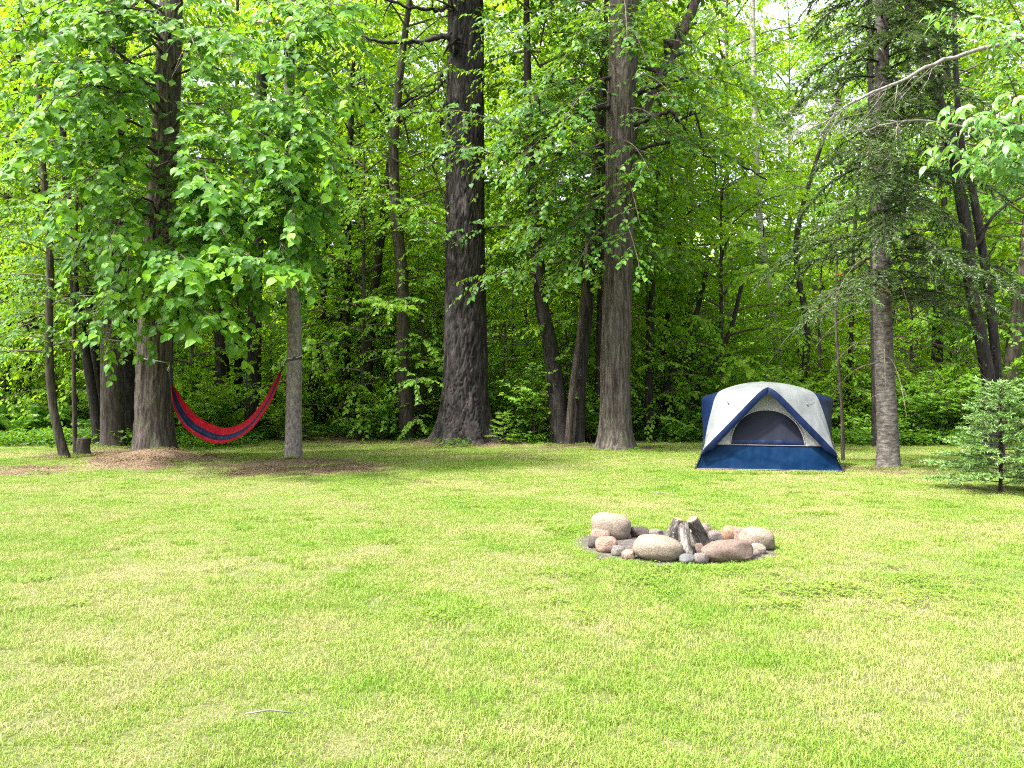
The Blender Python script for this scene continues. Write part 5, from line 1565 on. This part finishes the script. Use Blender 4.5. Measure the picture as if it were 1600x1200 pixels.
cJ = at_J(CAM_H + (600 - 561) / F * 16.7); cK = at_K(CAM_H + (600 - 562) / F * 15.8)
rJ, rK = 51 / F * 16.7 / 2 + .022, 22.5 / F * 15.8 / 2 + .012
strap(cJ, rJ, cJ[2], R(20), R(258), .09, 'strap', M['black'])
strap(cK, rK, cK[2] + .01, R(0), R(360), .075, 'strap', M['black'], .035)
rope = simple('pale_rope', (.40, .38, .33), .8, .2)
a_ = np.linspace(R(255), R(345), 16)
arc = np.stack([cJ[0] + (rJ + .004) * np.cos(a_), cJ[1] + (rJ + .004) * np.sin(a_), cJ[2] - np.linspace(0, .10, 16)], -1)
g = Geo(); g.add(*tube(np.concatenate([arc, [P(263, 577, 16.28)]]) - ho, .010, 6), 0, smooth=True); link('rope', g.mesh('rope', [rope]), hm)
g = Geo(); g.add(*tube(np.array([P(441.5, 569, 15.76), cK + [-rK - .004, -.03, .0], cK + [-.06, -rK - .01, .02], cK + [.09, -rK + .03, .04], cK + [.22, -rK + .02, .08]]) - ho, .010, 6), 0, smooth=True)
link('rope', g.mesh('rope', [rope]), hm)
# carabiners
for c3 in (P(263, 577, 16.28), P(441.5, 569, 15.76)):
    a_ = np.linspace(0, 2 * PI, 14)
    g = Geo(); g.add(*tube(np.stack([c3[0] + .022 * np.cos(a_), c3[1] + 0 * a_, c3[2] + .04 * np.sin(a_)], -1) - ho, .006, 5), 0, smooth=True)
    link('carabiner', g.mesh('carabiner', [M['metal']]), hm)

# ------------------------------------------------------------------ small things lying about
M['pale_stick'] = simple('pale_stick', (.15, .135, .115), .8, .2, 30, .3)
# longer grass left standing round the feet of the trunks
lg = []
for (x, y, w_, n_) in [(242, 717, 62, 16), (458, 724, 28, 12), (727, 694, 92, 34), (962, 706, 60, 26), (1388, 735, 38, 18), (105, 717, 16, 9), (130, 713, 24, 12), (177, 702, 38, 10), (880, 696, 60, 26), (637, 684, 40, 16), (1317, 720, 8, 6), (1200, 741, 212, 60)]:
    Y = GY(y) ; xc = (x - 800) / F * Y; rr_ = w_ / F * Y / 2
    for q_ in range(n_):
        a1 = rng.uniform(PI, 2 * PI)
        if w_ > 150: lg.append((xc + rng.uniform(-1, 1) * rr_, Y - rng.uniform(.0, .10) - .22 * (xc + 0 - xc)))
        else: lg.append((xc + (rr_ + rng.uniform(.0, .12)) * math.cos(a1) * 1.1, Y + (rr_ + rng.uniform(0, .12)) * math.sin(a1) + rr_ * .6))
lg = np.array(lg); lgz = height(lg[:, 0], lg[:, 1])
tuft = [np_mesh('grass_tuft', *blades(120, 0.14, 0.03, 0.10, 0.0048, 0.8, 170 + s_)[:2], [M['grass']], rnd=blades(120, 0.14, 0.03, 0.10, 0.0048, 0.8, 170 + s_)[2] * .7) for s_ in range(2)]
scatter('long_grass', np.column_stack([lg, lgz]), np.stack([0 * lgz, 0 * lgz, rng.uniform(0, 6.28, len(lg))], -1), np.repeat(rng.uniform(.6, 1.1, len(lg))[:, None], 3, 1), rng.integers(0, 2, len(lg)),
        src_collection('tuft_source', tuft), 'longer grass left standing at the feet of the trunks and tent')
for (x, y, L, a_, lb) in [(420, 1126, .22, .05, 'pale straight stick lying in the grass near the bottom left'), (1040, 776, .5, 2.2, 'short grey stick lying on the lawn beyond the fire ring')]:
    Y = GY(y); b_ = np.array([(x - 800) / F * Y, Y, .035])
    g = Geo(); g.add(*tube(np.array([[-L / 2 * math.cos(a_), -L / 2 * math.sin(a_), 0], [0, .01, .012], [L / 2 * math.cos(a_), L / 2 * math.sin(a_), 0]]), [.004, .005, .0035], 6), 0, smooth=True)
    o = link('stick', g.mesh('stick', [M['pale_stick']])); o.location = b_
    tag(o, lb, 'stick')
print('objects', len(SC.objects), 'tris', sum(len(m_.polygons) for m_ in bpy.data.meshes))
